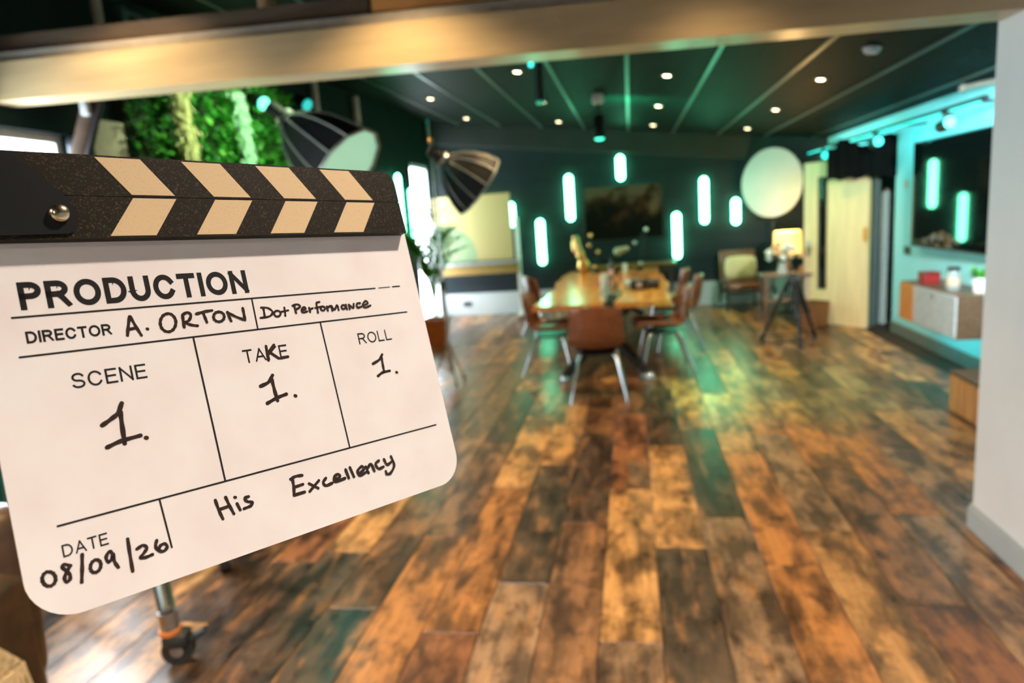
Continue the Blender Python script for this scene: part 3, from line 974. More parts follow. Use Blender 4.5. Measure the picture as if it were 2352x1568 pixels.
def neon_tube(t_, length, axis):
    hh = length / 2
    r = 0.062
    prof = [(0.0001, -hh)] + [(r * math.sin(a), -hh + r - r * math.cos(a)) for a in (0.4, 0.8, 1.2, PI / 2)]
    prof += [(q[0], -q[1]) for q in reversed(prof)]
    tb_ = MB()
    tb_.lathe(prof, 16)
    tb_.v = [(p[0], p[1] * 0.55, p[2]) if axis == 'y' else (p[0] * 0.55, p[1], p[2]) for p in tb_.v]
    tb_.build('tube', neon, t_)
    b = MB()
    if axis == 'y':
        b.rbox((0, 0.055, 0), (0.10, 0.04, length - 0.03), 0.012, 2)
    else:
        b.rbox((-0.055, 0, 0), (0.04, 0.10, length - 0.03), 0.012, 2)
    b.build('backing', neon_base, t_, None)


for (x, z, ln, lab) in tubes:
    t_ = thing('neon_light', lab, 'neon light', (x, YB - 0.096, z), group='green neon tubes')
    neon_tube(t_, ln, 'y')
for (y, z, ln, lab) in ((9.55, 1.92, 0.85, 'green neon tube on the left wall touching the clapperboard corner'), (10.10, 1.79, 0.74, 'green neon tube on the left wall in front of the palm')):
    t_ = thing('neon_light', lab, 'neon light', (XL + 0.076, y, z), group='green neon tubes')
    neon_tube(t_, ln, 'x')

# ================================================================== BACK WALL THINGS
pic = thing('picture', 'wide dark picture with a brown abstract landscape on the slatted wall', 'picture', (-0.11, YB - 0.02, 1.575))


def art_mat():
    mt, nt, b = new_mat('picture_print')
    N, L = nt.nodes, nt.links
    tc = N.new('ShaderNodeTexCoord')
    nz = N.new('ShaderNodeTexNoise'); nz.inputs['Scale'].default_value = 3.2; nz.inputs['Detail'].default_value = 3
    L.new(tc.outputs['Object'], nz.inputs['Vector'])
    sp = N.new('ShaderNodeSeparateXYZ'); L.new(tc.outputs['Object'], sp.inputs[0])
    ad = N.new('ShaderNodeMath'); ad.operation = 'MULTIPLY_ADD'; ad.inputs[1].default_value = 0.55
    L.new(sp.outputs['Z'], ad.inputs[0]); L.new(nz.outputs['Fac'], ad.inputs[2])
    rp = N.new('ShaderNodeValToRGB')
    e = rp.color_ramp.elements
    e[0].position, e[0].color = 0.46, (0.006, 0.005, 0.004, 1)
    e[1].position, e[1].color = 0.60, (0.045, 0.018, 0.010, 1)
    q = e.new(0.72); q.color = (0.13, 0.075, 0.048, 1)
    L.new(ad.outputs[0], rp.inputs['Fac'])
    L.new(rp.outputs['Color'], b.inputs['Base Color'])
    b.inputs['Roughness'].default_value = 0.6
    b.inputs['Specular IOR Level'].default_value = 0.05
    return mt


MB().bb(-0.62, 0.62, -0.038, -0.03, -0.42, 0.42).build('canvas', art_mat(), pic, None)
f_ = MB()
f_.bb(-0.65, 0.65, -0.045, 0, 0.42, 0.45).bb(-0.65, 0.65, -0.045, 0, -0.45, -0.42).bb(-0.65, -0.62, -0.045, 0, -0.42, 0.42).bb(0.62, 0.65, -0.045, 0, -0.42, 0.42)
f_.build('frame', mat('picture_frame_black', (0.012, 0.010, 0.008), 0.4), pic, None)

walnut = mat('walnut', (0.13, 0.058, 0.026), 0.4, 0, 0.3, 8, stretch=(0.6, 6, 6))
oak_edge = mat('gilt_edge', (0.42, 0.24, 0.06), 0.4, 0.2)
con = thing('console_table', 'dark wooden console under the picture by the slatted wall', 'console', (-0.10, 11.22, 0))
MB().bb(-0.78, 0.78, -0.17, 0.17, 0.735, 0.775).build('console_top', mat('console_dark', (0.03, 0.02, 0.014), 0.4), con, None)
MB().bb(-0.78, 0.78, -0.176, -0.17, 0.735, 0.775).build('top_edge', oak_edge, con, None)
MB().bb(-0.74, 0.74, -0.15, 0.15, 0.60, 0.735).build('apron', mat('console_dark', (0.03, 0.02, 0.014), 0.4), con, None)
for sx in (-0.71, 0.71):
    for sy in (-0.13, 0.13):
        MB().cyl((sx, sy, 0), (sx, sy, 0.60), 0.018, 0.026, 10).build('leg', mat('console_dark', (0.03, 0.02, 0.014), 0.4), con)

# wall socket on the plinth
so = thing('wall_socket', 'dark double socket low on the pale plinth under the yellow board', 'socket', (-2.84, YB - 0.03, 0.20))
MB().rbox((0, -0.006, 0), (0.15, 0.012, 0.085), 0.004, 2).build('plate', mat('socket_dark', (0.05, 0.055, 0.06), 0.4), so, None)
for s in (-0.036, 0.036):
    MB().lathe([(0.022, 0), (0.022, 0.004), (0.0001, 0.004)], 14, base=(s, -0.012, 0), rot=Rx(PI / 2)).build('outlet', black_plastic, so)

# mobile board: yellow panel in a white stand
yb = thing('mobile_board', 'yellow presentation board on a white wheeled frame by the back wall', 'board', (-2.52, 11.15, 0))


def yellow_mat():
    mt, nt, b = new_mat('board_yellow')
    N, L = nt.nodes, nt.links
    tc = N.new('ShaderNodeTexCoord')
    sp = N.new('ShaderNodeVectorMath'); sp.operation = 'DISTANCE'
    sp.inputs[1].default_value = (-0.52, -0.03, 1.02)
    mp = N.new('ShaderNodeMapping'); mp.inputs['Scale'].default_value = (1, 0, 1)
    L.new(tc.outputs['Object'], mp.inputs[0])
    sp.inputs[1].default_value = (-0.52, 0, 1.02)
    L.new(mp.outputs[0], sp.inputs[0])
    rp = N.new('ShaderNodeValToRGB')
    rp.color_ramp.elements[0].position, rp.color_ramp.elements[1].position = 0.535, 0.545
    rp.color_ramp.elements[0].color = (0.29, 0.35, 0.19, 1)       # sage green printed circle
    rp.color_ramp.elements[1].color = (0.54, 0.40, 0.17, 1)
    L.new(sp.outputs['Value'], rp.inputs['Fac'])
    L.new(rp.outputs['Color'], b.inputs['Base Color'])
    b.inputs['Roughness'].default_value = 0.55
    return mt


MB().bb(-0.66, 0.62, -0.02, 0.0, 0.96, 2.02).build('panel', yellow_mat(), yb, None)
MB().bb(-0.66, 0.66, -0.09, 0.0, 0.89, 0.94).build('pen_tray', mat('tray_grey', (0.5, 0.5, 0.48), 0.4, 0.5), yb, None)
MB().bb(-0.66, 0.68, -0.05, -0.01, 0.74, 0.88).build('lower_rail', mat('rail_ochre', (0.36, 0.20, 0.05), 0.5), yb, None)
for sx in (-0.70, 0.70):
    MB().bb(sx - 0.03, sx + 0.03, -0.03, 0.03, 0.07, 1.62).build('post', white_metal, yb, None)
    ft = MB().rbox((sx, 0, 0.055), (0.07, 0.46, 0.05), 0.015, 2).build('foot', white_metal, yb, None)
    for sy in (-0.19, 0.19):
        MB().cyl((sx - 0.015, sy, 0.022), (sx + 0.015, sy, 0.022), 0.022, 0.022, 12).build('castor', black_plastic, ft)

# ================================================================== TABLE AND CHAIRS
TX, TY0, TY1, TZ = -0.29, 6.68, 10.45, 0.75


def table_wood():
    mt, nt, b = new_mat('table_wood')
    N, L = nt.nodes, nt.links
    tc = N.new('ShaderNodeTexCoord')
    mp = N.new('ShaderNodeMapping'); mp.inputs['Scale'].default_value = (5, 0.8, 5)
    L.new(tc.outputs['Object'], mp.inputs[0])
    nz = N.new('ShaderNodeTexNoise'); nz.inputs['Scale'].default_value = 3; nz.inputs['Detail'].default_value = 6
    L.new(mp.outputs[0], nz.inputs['Vector'])
    rp = N.new('ShaderNodeValToRGB')
    rp.color_ramp.elements[0].position, rp.color_ramp.elements[1].position = 0.3, 0.7
    rp.color_ramp.elements[0].color = (0.42, 0.13, 0.018, 1)
    rp.color_ramp.elements[1].color = (0.74, 0.30, 0.045, 1)
    L.new(nz.outputs['Fac'], rp.inputs['Fac'])
    L.new(rp.outputs['Color'], b.inputs['Base Color'])
    b.inputs['Roughness'].default_value = 0.28
    b.inputs['Coat Weight'].default_value = 0.4
    b.inputs['Coat Roughness'].default_value = 0.12
    return mt


tab = thing('conference_table', 'long live edge wooden table with a dark resin river and crossed black legs', 'table', (TX, 0, 0))
tw = table_wood()


def outer(s, y):
    return s * (0.67 + 0.025 * math.sin(y * 2.3 + s) + 0.015 * math.sin(y * 6.1 + 2 * s))


def inner(s, y):
    return 0.02 + s * (0.085 + 0.05 * math.sin(y * 1.7 + 0.6 + s * 0.8) + 0.02 * math.sin(y * 5.3))


ys = [TY0 + (TY1 - TY0) * i / 30 for i in range(31)]
for s, nm in ((-1, 'slab'), (1, 'slab')):
    poly = [(outer(s, y), y) for y in ys] + [(inner(s, y), y) for y in reversed(ys)]
    MB().prism(poly, TZ - 0.05, TZ).build(nm, tw, tab, None)
poly = [(inner(-1, y), y) for y in ys] + [(inner(1, y), y) for y in reversed(ys)]
MB().prism(poly, TZ - 0.048, TZ - 0.002).build('resin_river', mat('resin_dark', (0.03, 0.055, 0.042), 0.08, 0, 0.3, 4, coat=0.5), tab, None)
for ye, sgn in ((TY0, 1), (TY1, -1)):
    for s in (-1, 1):
        a = Vector((s * 0.415 - 0.0, ye - sgn * 0.10, 0.05))
        b = Vector((-s * 0.36, ye + sgn * 1.15, 0.69))
        lg = MB()
        d = (b - a)
        rot = d.to_track_quat('Z', 'Y').to_matrix()
        lg.box((a + b) / 2, (0.07, 0.06, d.length), rot)
        lgo = lg.build('leg', black_metal, tab, None)
        MB().lathe([(0.045, 0), (0.05, 0.012), (0.048, 0.05), (0.03, 0.075), (0.0001, 0.08)], 16, base=(a.x, a.y, 0)).build('chrome_foot', chrome, lgo)
MB().bb(-0.10, 0.10, TY0 + 0.5, TY1 - 0.5, 0.66, 0.70).build('spine', black_metal, tab, None)


def make_chair(label, loc, rz):
    t_ = thing('dining_chair', label, 'chair', loc, rz, 'brown leather chairs around the table')
    prof = [(0.250, 0.440), (0.245, 0.462), (0.16, 0.462), (0.02, 0.448), (-0.12, 0.450), (-0.20, 0.475), (-0.245, 0.54), (-0.268, 0.63), (-0.285, 0.73), (-0.295, 0.81), (-0.300, 0.845)]
    rows = []
    nu = 12
    for i, (y, z) in enumerate(prof):
        f = i / (len(prof) - 1)
        hw = 0.245 - 0.02 * abs(f - 0.45) * 2 - (0.03 if f > 0.93 else 0)
        back = max(0.0, (f - 0.45) / 0.55)
        row = []
        for j in range(nu + 1):
            u = -1 + 2 * j / nu
            c = abs(u) ** 2.4
            row.append((u * hw, y + c * 0.085 * min(1, back * 2.2) * (1.15 - back * 0.5) + (0.0 if back else 0), z + c * (0.050 if back == 0 else 0.05 * (1 - back) + 0.0) - (0.02 * c if f > 0.95 else 0)))
        rows.append(row)
    MB().shell(rows, -0.032).build('shell', leather, t_, 60)
    cush = []
    for (y, z) in [(0.225, 0.474), (0.19, 0.486), (0.02, 0.476), (-0.12, 0.478), (-0.175, 0.486)]:
        cush.append([(u * 0.19, y, z + 0.012 * u * u) for u in (-1, -0.6, -0.2, 0.2, 0.6, 1)])
    MB().shell(cush, -0.02).build('seat_pad', leather, t_, 60)
    MB().bb(-0.16, 0.16, -0.14, 0.16, 0.395, 0.412).build('seat_frame', black_metal, t_, None)
    for sx in (-1, 1):
        for sy, fy in ((1, 0.235), (-1, -0.29)):
            MB().tube([(sx * 0.14, sy * 0.12, 0.41), (sx * 0.17, sy * 0.155, 0.36), (sx * 0.245, fy, 0.0)], [0.016, 0.016, 0.010], 10).build('leg', chrome, t_)
    return t_


ch0 = make_chair('brown leather chair at the near end of the table, back to the camera', (-0.335, 6.06, 0), 0.03)
for x, y, rz, lab in ((-0.86, 7.06, -PI / 2 - 0.05, 'brown leather chair on the left side of the table, the nearer one'),
                      (-1.16, 9.15, -PI / 2 + 0.5, 'brown leather chair on the left side of the table, the farther one'),
                      (0.27, 7.02, PI / 2 + 0.1, 'brown leather chair on the right side of the table, nearest of three'),
                      (0.50, 8.14, PI / 2 - 0.05, 'brown leather chair on the right side of the table, middle of three'),
                      (0.42, 9.00, PI / 2, 'brown leather chair on the right side of the table, farthest of three')):
    copy_thing(ch0, (x, y, 0), rz, lab)

# things on the table
bt = thing('bottle', 'tall bottle with a pale pink label in the middle of the table', 'bottle', (-0.27, 8.95, TZ))
MB().lathe([(0.0001, 0.0), (0.034, 0.0), (0.036, 0.01), (0.036, 0.16), (0.030, 0.19), (0.013, 0.22), (0.012, 0.27), (0.0001, 0.27)], 18).build('bottle_body', mat('bottle_green_glass', (0.04, 0.06, 0.045), 0.1, 0, 0.1), bt)
MB().lathe([(0.0372, 0.05), (0.0372, 0.14)], 18).build('paper_label', mat('label_pink', (0.72, 0.52, 0.48), 0.6), bt)
MB().lathe([(0.014, 0.245), (0.014, 0.275), (0.0001, 0.277)], 12).build('cap', black_plastic, bt)
water = mat('pale_drinking_glass', (0.75, 0.86, 0.86), 0.12, 0, 0.05)
for x, y, hgt, lab in ((-0.345, 8.05, 0.15, 'pale drinking glass nearest the near edge of the table'), (-0.335, 8.45, 0.13, 'second pale drinking glass behind the nearest glass'), (-0.10, 9.95, 0.12, 'white tumbler at the far end of the table')):
    g_ = thing('drinking_glass', lab, 'glass', (x, y, TZ))
    MB().lathe([(0.0001, 0.0), (0.030, 0.0), (0.037, hgt), (0.034, hgt), (0.028, 0.012), (0.0001, 0.012)], 18).build('glass_wall', water, g_)
    MB().lathe([(0.0001, 0.013), (0.027, 0.013), (0.031, hgt * 0.6), (0.0001, hgt * 0.6)], 16).build('drink', mat('drink_peach', (0.75, 0.45, 0.32), 0.2), g_)
cup = thing('copper_cup', 'small peach coloured cup beside the drinking glasses', 'cup', (-0.235, 8.2, TZ))
MB().lathe([(0.0001, 0), (0.028, 0), (0.036, 0.03), (0.038, 0.085), (0.034, 0.085), (0.030, 0.02), (0.0001, 0.012)], 18).build('cup_body', mat('peach_glaze', (0.62, 0.36, 0.24), 0.3), cup)
MB().tube([(0.036, 0, 0.07), (0.06, 0, 0.06), (0.06, 0, 0.035), (0.034, 0, 0.025)], 0.006, 8).build('handle', mat('peach_glaze', (0.62, 0.36, 0.24), 0.3), cup)
vc = thing('video_camera', 'black video camera lying on the right half of the table', 'camera', (0.09, 7.72, TZ), 0.05)
MB().rbox((-0.02, 0, 0.055), (0.20, 0.10, 0.11), 0.014, 2).build('camera_body', black_plastic, vc)
MB().cyl((0.08, 0, 0.06), (0.19, 0, 0.06), 0.05, 0.056, 18).build('lens_barrel', black_plastic, vc)
MB().cyl((-0.18, 0, 0.055), (-0.12, 0, 0.055), 0.036, 0.03, 14).build('eyepiece', mat('eyepiece_grey', (0.25, 0.26, 0.28), 0.4), vc)
MB().tube([(-0.09, 0, 0.105), (-0.08, 0, 0.15), (0.05, 0, 0.15), (0.07, 0, 0.105)], 0.011, 8).build('top_handle', black_plastic, vc)
MB().bb(-0.055, 0.0, -0.054, -0.05, 0.03, 0.085).build('side_screen', mat('screen_silver', (0.45, 0.47, 0.5), 0.3, 0.5), vc, None)
nb = thing('notebook', 'pale green notebook on the table beside the video camera', 'notebook', (0.0, 8.6, TZ), 0.3)
MB().bb(-0.08, 0.08, -0.11, 0.11, 0.0, 0.016).build('pages', white_paint, nb, None)
MB().bb(-0.083, 0.083, -0.113, 0.113, 0.016, 0.019).build('cover', mat('cover_mint', (0.35, 0.72, 0.55), 0.35), nb, None)

# microphones on jointed arms at the far end of the table
gold = mat('brushed_gold', (0.72, 0.42, 0.14), 0.28, 1.0, 0.1)


def mic_arm(label, base, pts, m0, m1, body_mat, joint_mat):
    t_ = thing('microphone_arm', label, 'microphone', base)
    b = Vector(base)
    L_ = [Vector(p) - b for p in pts]
    MB().lathe([(0.0001, 0.0), (0.06, 0.0), (0.06, 0.018), (0.02, 0.03), (0.0001, 0.03)], 16).build('base', black_metal, t_)
    MB().cyl((0, 0, 0.02), L_[0], 0.014, 0.014, 10).build('riser', black_metal, t_)
    for i in range(len(L_) - 1):
        o = Vector((0.0, 0.012, 0.0))
        MB().cyl(L_[i] + o, L_[i + 1] + o, 0.010, 0.010, 8).cyl(L_[i] - o, L_[i + 1] - o, 0.010, 0.010, 8).build('arm', black_metal, t_)
    for p in L_:
        MB().ball(p, 0.030, 12, 8).build('joint', joint_mat, t_)
    a, c = Vector(m0) - b, Vector(m1) - b
    d = (c - a).normalized()
    mo = MB().cyl(a, a + (c - a) * 0.6, 0.042, 0.046, 16).build('microphone_body', body_mat, t_)
    MB().ball(tuple(a + (c - a) * 0.72), 0.062, 14, 9).build('mesh_head', body_mat, mo)
    return t_


mic_arm('black jointed microphone arm at the far right of the table', (0.10, 10.0, TZ), [(0.12, 10.0, 0.86), (0.21, 10.0, 1.33), (0.05, 10.0, 1.155), (-0.06, 10.0, 1.08)], (-0.07, 10.0, 1.08), (-0.24, 9.95, 1.035), mat('mic_olive', (0.34, 0.40, 0.30), 0.35, 0.7), steel)
mic_arm('gold microphone on a jointed arm at the far left of the table', (-0.52, 10.1, TZ), [(-0.53, 10.1, 0.84), (-0.48, 10.1, 1.05), (-0.60, 10.1, 1.15), (-0.575, 10.1, 1.30)], (-0.80, 10.05, 1.30), (-0.70, 10.05, 0.90), gold, gold)
vs = thing('twisted_vase', 'gold twisted sculpture beside the gold microphone on the table', 'sculpture', (-0.71, 10.25, TZ))
MB().ball((0, 0, 0.11), 0.11, 18, 12, (0.8, 0.8, 1.0)).lathe([(0.05, 0), (0.06, 0.02), (0.0001, 0.02)], 16).build('lower_bulb', gold, vs)
MB().tube([(0.0, 0, 0.2), (-0.04, 0.01, 0.28), (-0.09, 0, 0.36), (-0.10, -0.01, 0.45), (-0.06, 0, 0.52)], [0.04, 0.062, 0.07, 0.06, 0.03], 14).build('twisted_neck', gold, vs)

# ================================================================== STUDIO LAMPS
fabric = mat('lamp_fabric_black', (0.014, 0.015, 0.015), 0.5, 0, 0.2, 12, 0, 0.0, 0.2)
rib_mat = mat('lamp_rib_grey', (0.34, 0.36, 0.33), 0.4, 0.2)
diffuser_mat = mat('lamp_diffuser', (0.78, 0.84, 0.80), 0.6, 0, 0.02, emit=(0.22, 0.62, 0.42), estr=0.55)   # dim mint emission stands in for teal light falling on it
copper = mat('copper_bracket', (0.60, 0.30, 0.12), 0.3, 1.0)
silver_fab = mat('lamp_lining_silver', (0.5, 0.5, 0.5), 0.4, 0.6)


def studio_lamp(label, apex, centre, rad, foot, pole_top, ext=0.0, n=12, diffuser=True):
    apex, centre = Vector(apex), Vector(centre)
    ax = centre - apex
    dep = ax.length
    rot = frame_to(ax)
    base = Vector((foot[0], foot[1], 0))
    t_ = thing('studio_lamp', label, 'studio lamp', base)
    O = apex - base
    prof = [(0.05, 0.0), (0.30, 0.10), (0.55, 0.27), (0.76, 0.50), (0.91, 0.75), (1.0, 1.0)]
    prof = [(r * rad, z * dep) for r, z in prof]

    def pt(a, r, z):
        return O + rot @ Vector((r * math.cos(a), r * math.sin(a), z))
    for k in range(n):
        a0, a1 = 2 * PI * k / n, 2 * PI * (k + 1) / n
        rows = []
        for (r, z) in prof:
            mid = 0.5 * (pt(a0, r, z) + pt(a1, r, z))
            rows.append([pt(a0, r, z), mid * 1.0, pt(a1, r, z)])
        MB().shell(rows, 0.003).build('fabric_panel', fabric, t_, 60)
        MB().tube([pt(a0, r + 0.004, z) for r, z in prof], 0.0065, 6).build('rib', rib_mat, t_)
    ring = [pt(2 * PI * k / n, rad, dep) for k in range(n)]
    MB().tube(ring + [ring[0]], 0.010, 6).build('rim', rib_mat, t_)
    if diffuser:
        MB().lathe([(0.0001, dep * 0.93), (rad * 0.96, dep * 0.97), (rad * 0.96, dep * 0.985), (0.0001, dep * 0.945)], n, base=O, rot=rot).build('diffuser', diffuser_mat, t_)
    hd = MB().cyl(O - ax.normalized() * 0.16, O, 0.055, 0.06, 16).build('lamp_head', black_plastic, t_)
    MB().cyl(O - ax.normalized() * 0.02, O + ax.normalized() * 0.01, 0.085, 0.085, 20).build('speed_ring', steel, hd)
    pt_ = Vector(pole_top) - base
    br = O - ax.normalized() * 0.07
    MB().tube([br, br + (pt_ - br) * 0.5 + Vector((0, 0, 0.02)), pt_], 0.012, 8).build('bracket', black_metal, t_)
    MB().ball(br, 0.036, 12, 8).build('swivel', copper, t_)
    MB().ball(pt_, 0.03, 12, 8).build('swivel', copper, t_)
    MB().cyl((0, 0, 0.10), (0, 0, 1.05), 0.018, 0.018, 12).build('pole', chrome, t_)
    MB().cyl((0, 0, 1.0), (0, 0, pt_.z + ext), 0.016, 0.016, 12).build('pole', chrome, t_)
    MB().cyl((0, 0, 0.97), (0, 0, 1.06), 0.028, 0.028, 12).build('clamp', black_plastic, t_)
    for k in range(3):
        a = 2 * PI * k / 3 + (0.5 if ext == 0 else PI)
        e = Vector((math.cos(a), math.sin(a), 0)) * (0.42 if ext == 0 else 0.20)
        lg = MB().cyl((0, 0, 0.42), (e.x, e.y, 0.015), 0.011, 0.011, 8).build('leg', chrome, t_)
        MB().cyl((0, 0, 0.14), (e.x * 0.55, e.y * 0.55, 0.19), 0.006, 0.006, 6).build('brace', chrome, lg)
        MB().ball((e.x, e.y, 0.017), 0.017, 8, 6).build('rubber_foot', black_plastic, lg)
    return t_


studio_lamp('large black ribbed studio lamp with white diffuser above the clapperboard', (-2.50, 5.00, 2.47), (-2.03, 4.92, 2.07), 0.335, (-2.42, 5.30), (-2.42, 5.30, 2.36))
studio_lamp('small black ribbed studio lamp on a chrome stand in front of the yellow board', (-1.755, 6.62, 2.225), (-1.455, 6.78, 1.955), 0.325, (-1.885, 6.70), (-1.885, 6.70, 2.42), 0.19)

# roller stand in front, its head showing above the clapperboard
rs = thing('roller_stand', 'heavy chrome roller stand with castors behind the clapperboard', 'stand', (-2.22, 2.62, 0))
MB().cyl((0, 0, 0.30), (0, 0, 1.25), 0.026, 0.026, 14).build('pole', chrome, rs)
MB().cyl((0, 0, 1.2), (0, 0, 1.98), 0.019, 0.019, 12).build('pole', chrome, rs)
MB().lathe([(0.026, 1.95), (0.03, 1.97), (0.0001, 1.985)], 12).build('spigot', steel, rs)
bs = thing('boom_stand', 'taupe boom arm with black tube showing between the window and the living wall', 'boom', (-3.17, 3.72, 0))
MB().cyl((0, 0, 0.02), (0, 0, 2.16), 0.022, 0.022, 12).build('post', black_metal, bs)
MB().lathe([(0.085, 0), (0.085, 0.02), (0.03, 0.04), (0.0001, 0.04)], 18).build('base', black_metal, bs)
MB().rbox((0.0, 0.0, 2.215), (0.13, 0.10, 0.15), 0.03, 3).build('grip_head', mat('grip_dark', (0.03, 0.04, 0.05), 0.35, 0.5), bs)
MB().cyl((0.01, -0.05, 2.12), (0.17, -0.02, 2.52), 0.056, 0.052, 16).build('boom_sleeve', mat('sleeve_taupe', (0.09, 0.06, 0.045), 0.7, spec=0.1), bs)
MB().cyl((0.07, -0.08, 2.10), (0.27, -0.05, 2.55), 0.017, 0.017, 10).build('boom_arm', black_metal, bs)
MB().rbox((0.15, -0.09, 2.43), (0.05, 0.04, 0.10), 0.01, 2).build('clamp_block', grey_paint, bs)
MB().rbox((0.19, -0.09, 2.50), (0.06, 0.04, 0.05), 0.01, 2).build('orange_knob', mat('knob_orange', (0.6, 0.18, 0.03), 0.4), bs)
tyre = mat('castor_rubber', (0.02, 0.021, 0.02), 0.45)
for k, (ex, ey) in enumerate(((0.37, -0.43), (0.16, 0.26), (-0.55, 0.05))):
    d = Vector((ex, ey, 0))
    u = d.normalized()
    side = Vector((-u.y, u.x, 0))
    lg = MB()
    lg.cyl((0, 0, 0.42), d + Vector((0, 0, 0.215)), 0.034, 0.032, 14)
    lg.build('leg', mat('stand_olive', (0.10, 0.10, 0.085), 0.25, 0.9), rs)
    cs = MB().cyl(d + Vector((0, 0, 0.125)), d + Vector((0, 0, 0.225)), 0.038, 0.036, 16).build('castor_stem', chrome, rs)
    MB().cyl(d + Vector((0, 0, 0.134)), d + Vector((0, 0, 0.150)), 0.042, 0.042, 16).build('orange_ring', mat('knob_orange', (0.6, 0.18, 0.03), 0.4), cs)
    u = Rz(1.15) @ u
    side = Vector((-u.y, u.x, 0))
    c = d + u * 0.02 + Vector((0, 0, 0.06))
    MB().cyl(c - side * 0.024, c + side * 0.024, 0.06, 0.06, 22).build('wheel', tyre, cs)
    MB().cyl(c - side * 0.027, c + side * 0.027, 0.026, 0.026, 14).build('hub', steel, cs)
    MB().rbox(tuple(c + Vector((0, 0, 0.045))), (0.10, 0.09, 0.06), 0.02, 2, Rz(math.atan2(u.y, u.x))).build('fork', tyre, cs)
    MB().rbox(tuple(c + u * 0.08 + Vector((0, 0, 0.05))), (0.07, 0.045, 0.02), 0.007, 2, Rz(math.atan2(u.y, u.x)) @ Ry(-0.5)).build('brake_pedal', tyre, cs)

# ================================================================== LEFT WALL
lw = thing('living_wall', 'green living wall panel covered in leaves on the left wall', 'plant wall', (XL, 5.33, 1.0))
MB().bb(0.0, 0.05, -1.12, 1.12, 0, 1.93).build('backing_board', mat('backing_moss', (0.012, 0.03, 0.010), 0.9, 0, 0.3), lw, None)


def leaf_mat(name, cols, rough=0.45):
    mt, nt, b = new_mat(name)
    N, L = nt.nodes, nt.links
    g = N.new('ShaderNodeNewGeometry')
    r = N.new('ShaderNodeValToRGB')
    el = r.color_ramp.elements
    el[0].color = cols[0] + (1,)
    el[1].color = cols[-1] + (1,)
    for i in range(1, len(cols) - 1):
        q = el.new(i / (len(cols) - 1)); q.color = cols[i] + (1,)
    L.new(g.outputs['Random Per Island'], r.inputs['Fac'])
    L.new(r.outputs['Color'], b.inputs['Base Color'])
    b.inputs['Roughness'].default_value = rough
    b.inputs['Subsurface Weight'].default_value = 0.0
    return mt


lrng = random.Random(5)


def leaf(mb, p, d, up_, ln, w):
    d, up_ = Vector(d).normalized(), Vector(up_)
    s = d.cross(up_)
    s = s.normalized() if s.length > 1e-5 else Vector((0, 1, 0))
    nrm = s.cross(d)
    p = Vector(p)
    mid = p + d * ln * 0.5 + nrm * ln * 0.08
    tip = p + d * ln
    mb.add([p, mid + s * w, tip, mid - s * w, mid + nrm * w * -0.3], [(0, 1, 4), (1, 2, 4), (2, 3, 4), (3, 0, 4)])


mb = MB()
for i in range(5200):
    y, z = lrng.uniform(-1.12, 1.14), lrng.uniform(0.0, 1.93)
    if z > 1.80 and abs(y) > 0.95 and lrng.random() < 0.6:
        continue
    d = (lrng.uniform(0.3, 1.0), lrng.uniform(-0.8, 0.8), lrng.uniform(-1.0, 0.3))
    leaf(mb, (0.05 + lrng.random() * 0.10, y, z), d, (lrng.uniform(-.3, .3), lrng.uniform(-.3, .3), 1), lrng.uniform(0.05, 0.10), lrng.uniform(0.014, 0.028))
mb.build('foliage', leaf_mat('living_leaves', [(0.02, 0.12, 0.015), (0.03, 0.26, 0.03), (0.06, 0.44, 0.05), (0.14, 0.48, 0.06), (0.02, 0.15, 0.05)]), lw, None, kind='stuff')
for yy, cols, nm in ((-0.70, [(0.62, 0.60, 0.24), (0.80, 0.74, 0.36), (0.70, 0.66, 0.30)], 'pale yellow hanging moss'), (0.07, [(0.36, 0.72, 0.48), (0.50, 0.82, 0.60), (0.28, 0.62, 0.40)], 'pale mint hanging moss')):
    mb = MB()
    for i in range(1900):
        f = lrng.random()
        z = 1.80 - 1.75 * f
        w = 0.05 + 0.09 * f
        y = yy + 0.15 * f * (0.6 if yy < 0 else 0.9) + lrng.gauss(0, w * 0.5)
        leaf(mb, (0.13 + lrng.random() * 0.08, y, z), (lrng.uniform(0, .6), lrng.uniform(-.7, .7), -1), (1, 0, 0.2), lrng.uniform(0.05, 0.09), lrng.uniform(0.005, 0.011))
    mb.build('hanging_moss', leaf_mat('moss_' + nm.split()[1], cols, 0.7), lw, None, kind='stuff', label=nm)
# lamp shining on the living wall
kelvin_spot('living_wall_spot', (-2.1, 5.2, 2.95), (-3.2, 5.3, 2.2), (0.74, 1.0, 0.55), 125, 112, 0.8, 0.04)

for (p_, aim, lab) in (((-3.02, 5.60, 2.74), (-2.2, 5.2, 2.3), 'small teal stage lamp at the top of the living wall'), ((-3.05, 6.50, 2.86), (-2.0, 6.0, 2.2), 'small teal stage lamp right of the living wall')):
    pc_ = thing('stage_lamp', lab, 'stage lamp', p_, group='teal stage lamps on the left wall')
    dd = (Vector(aim) - Vector(p_)).normalized()
    MB().cyl(-dd * 0.09, dd * 0.06, 0.05, 0.06, 16).build('can', black_metal, pc_)
    MB().cyl(dd * 0.06, dd * 0.066, 0.054, 0.054, 16).build('lens', mat('lens_cyan', (0.2, 0.9, 0.9), 0.3, emit=(0.0, 0.75, 0.75), estr=0.55), pc_)
    MB().tube([(-0.05, 0, 0.0), (XL + 0.17 - p_[0], 0, 0.07), (XL + 0.16 - p_[0], 0, 0.12)], 0.010, 6).build('yoke', black_metal, pc_)
    kelvin_spot('stage_lamp_beam', tuple(Vector(p_) + dd * 0.08), aim, (0.0, 0.85, 0.70), 16, 95, 0.8, 0.05)
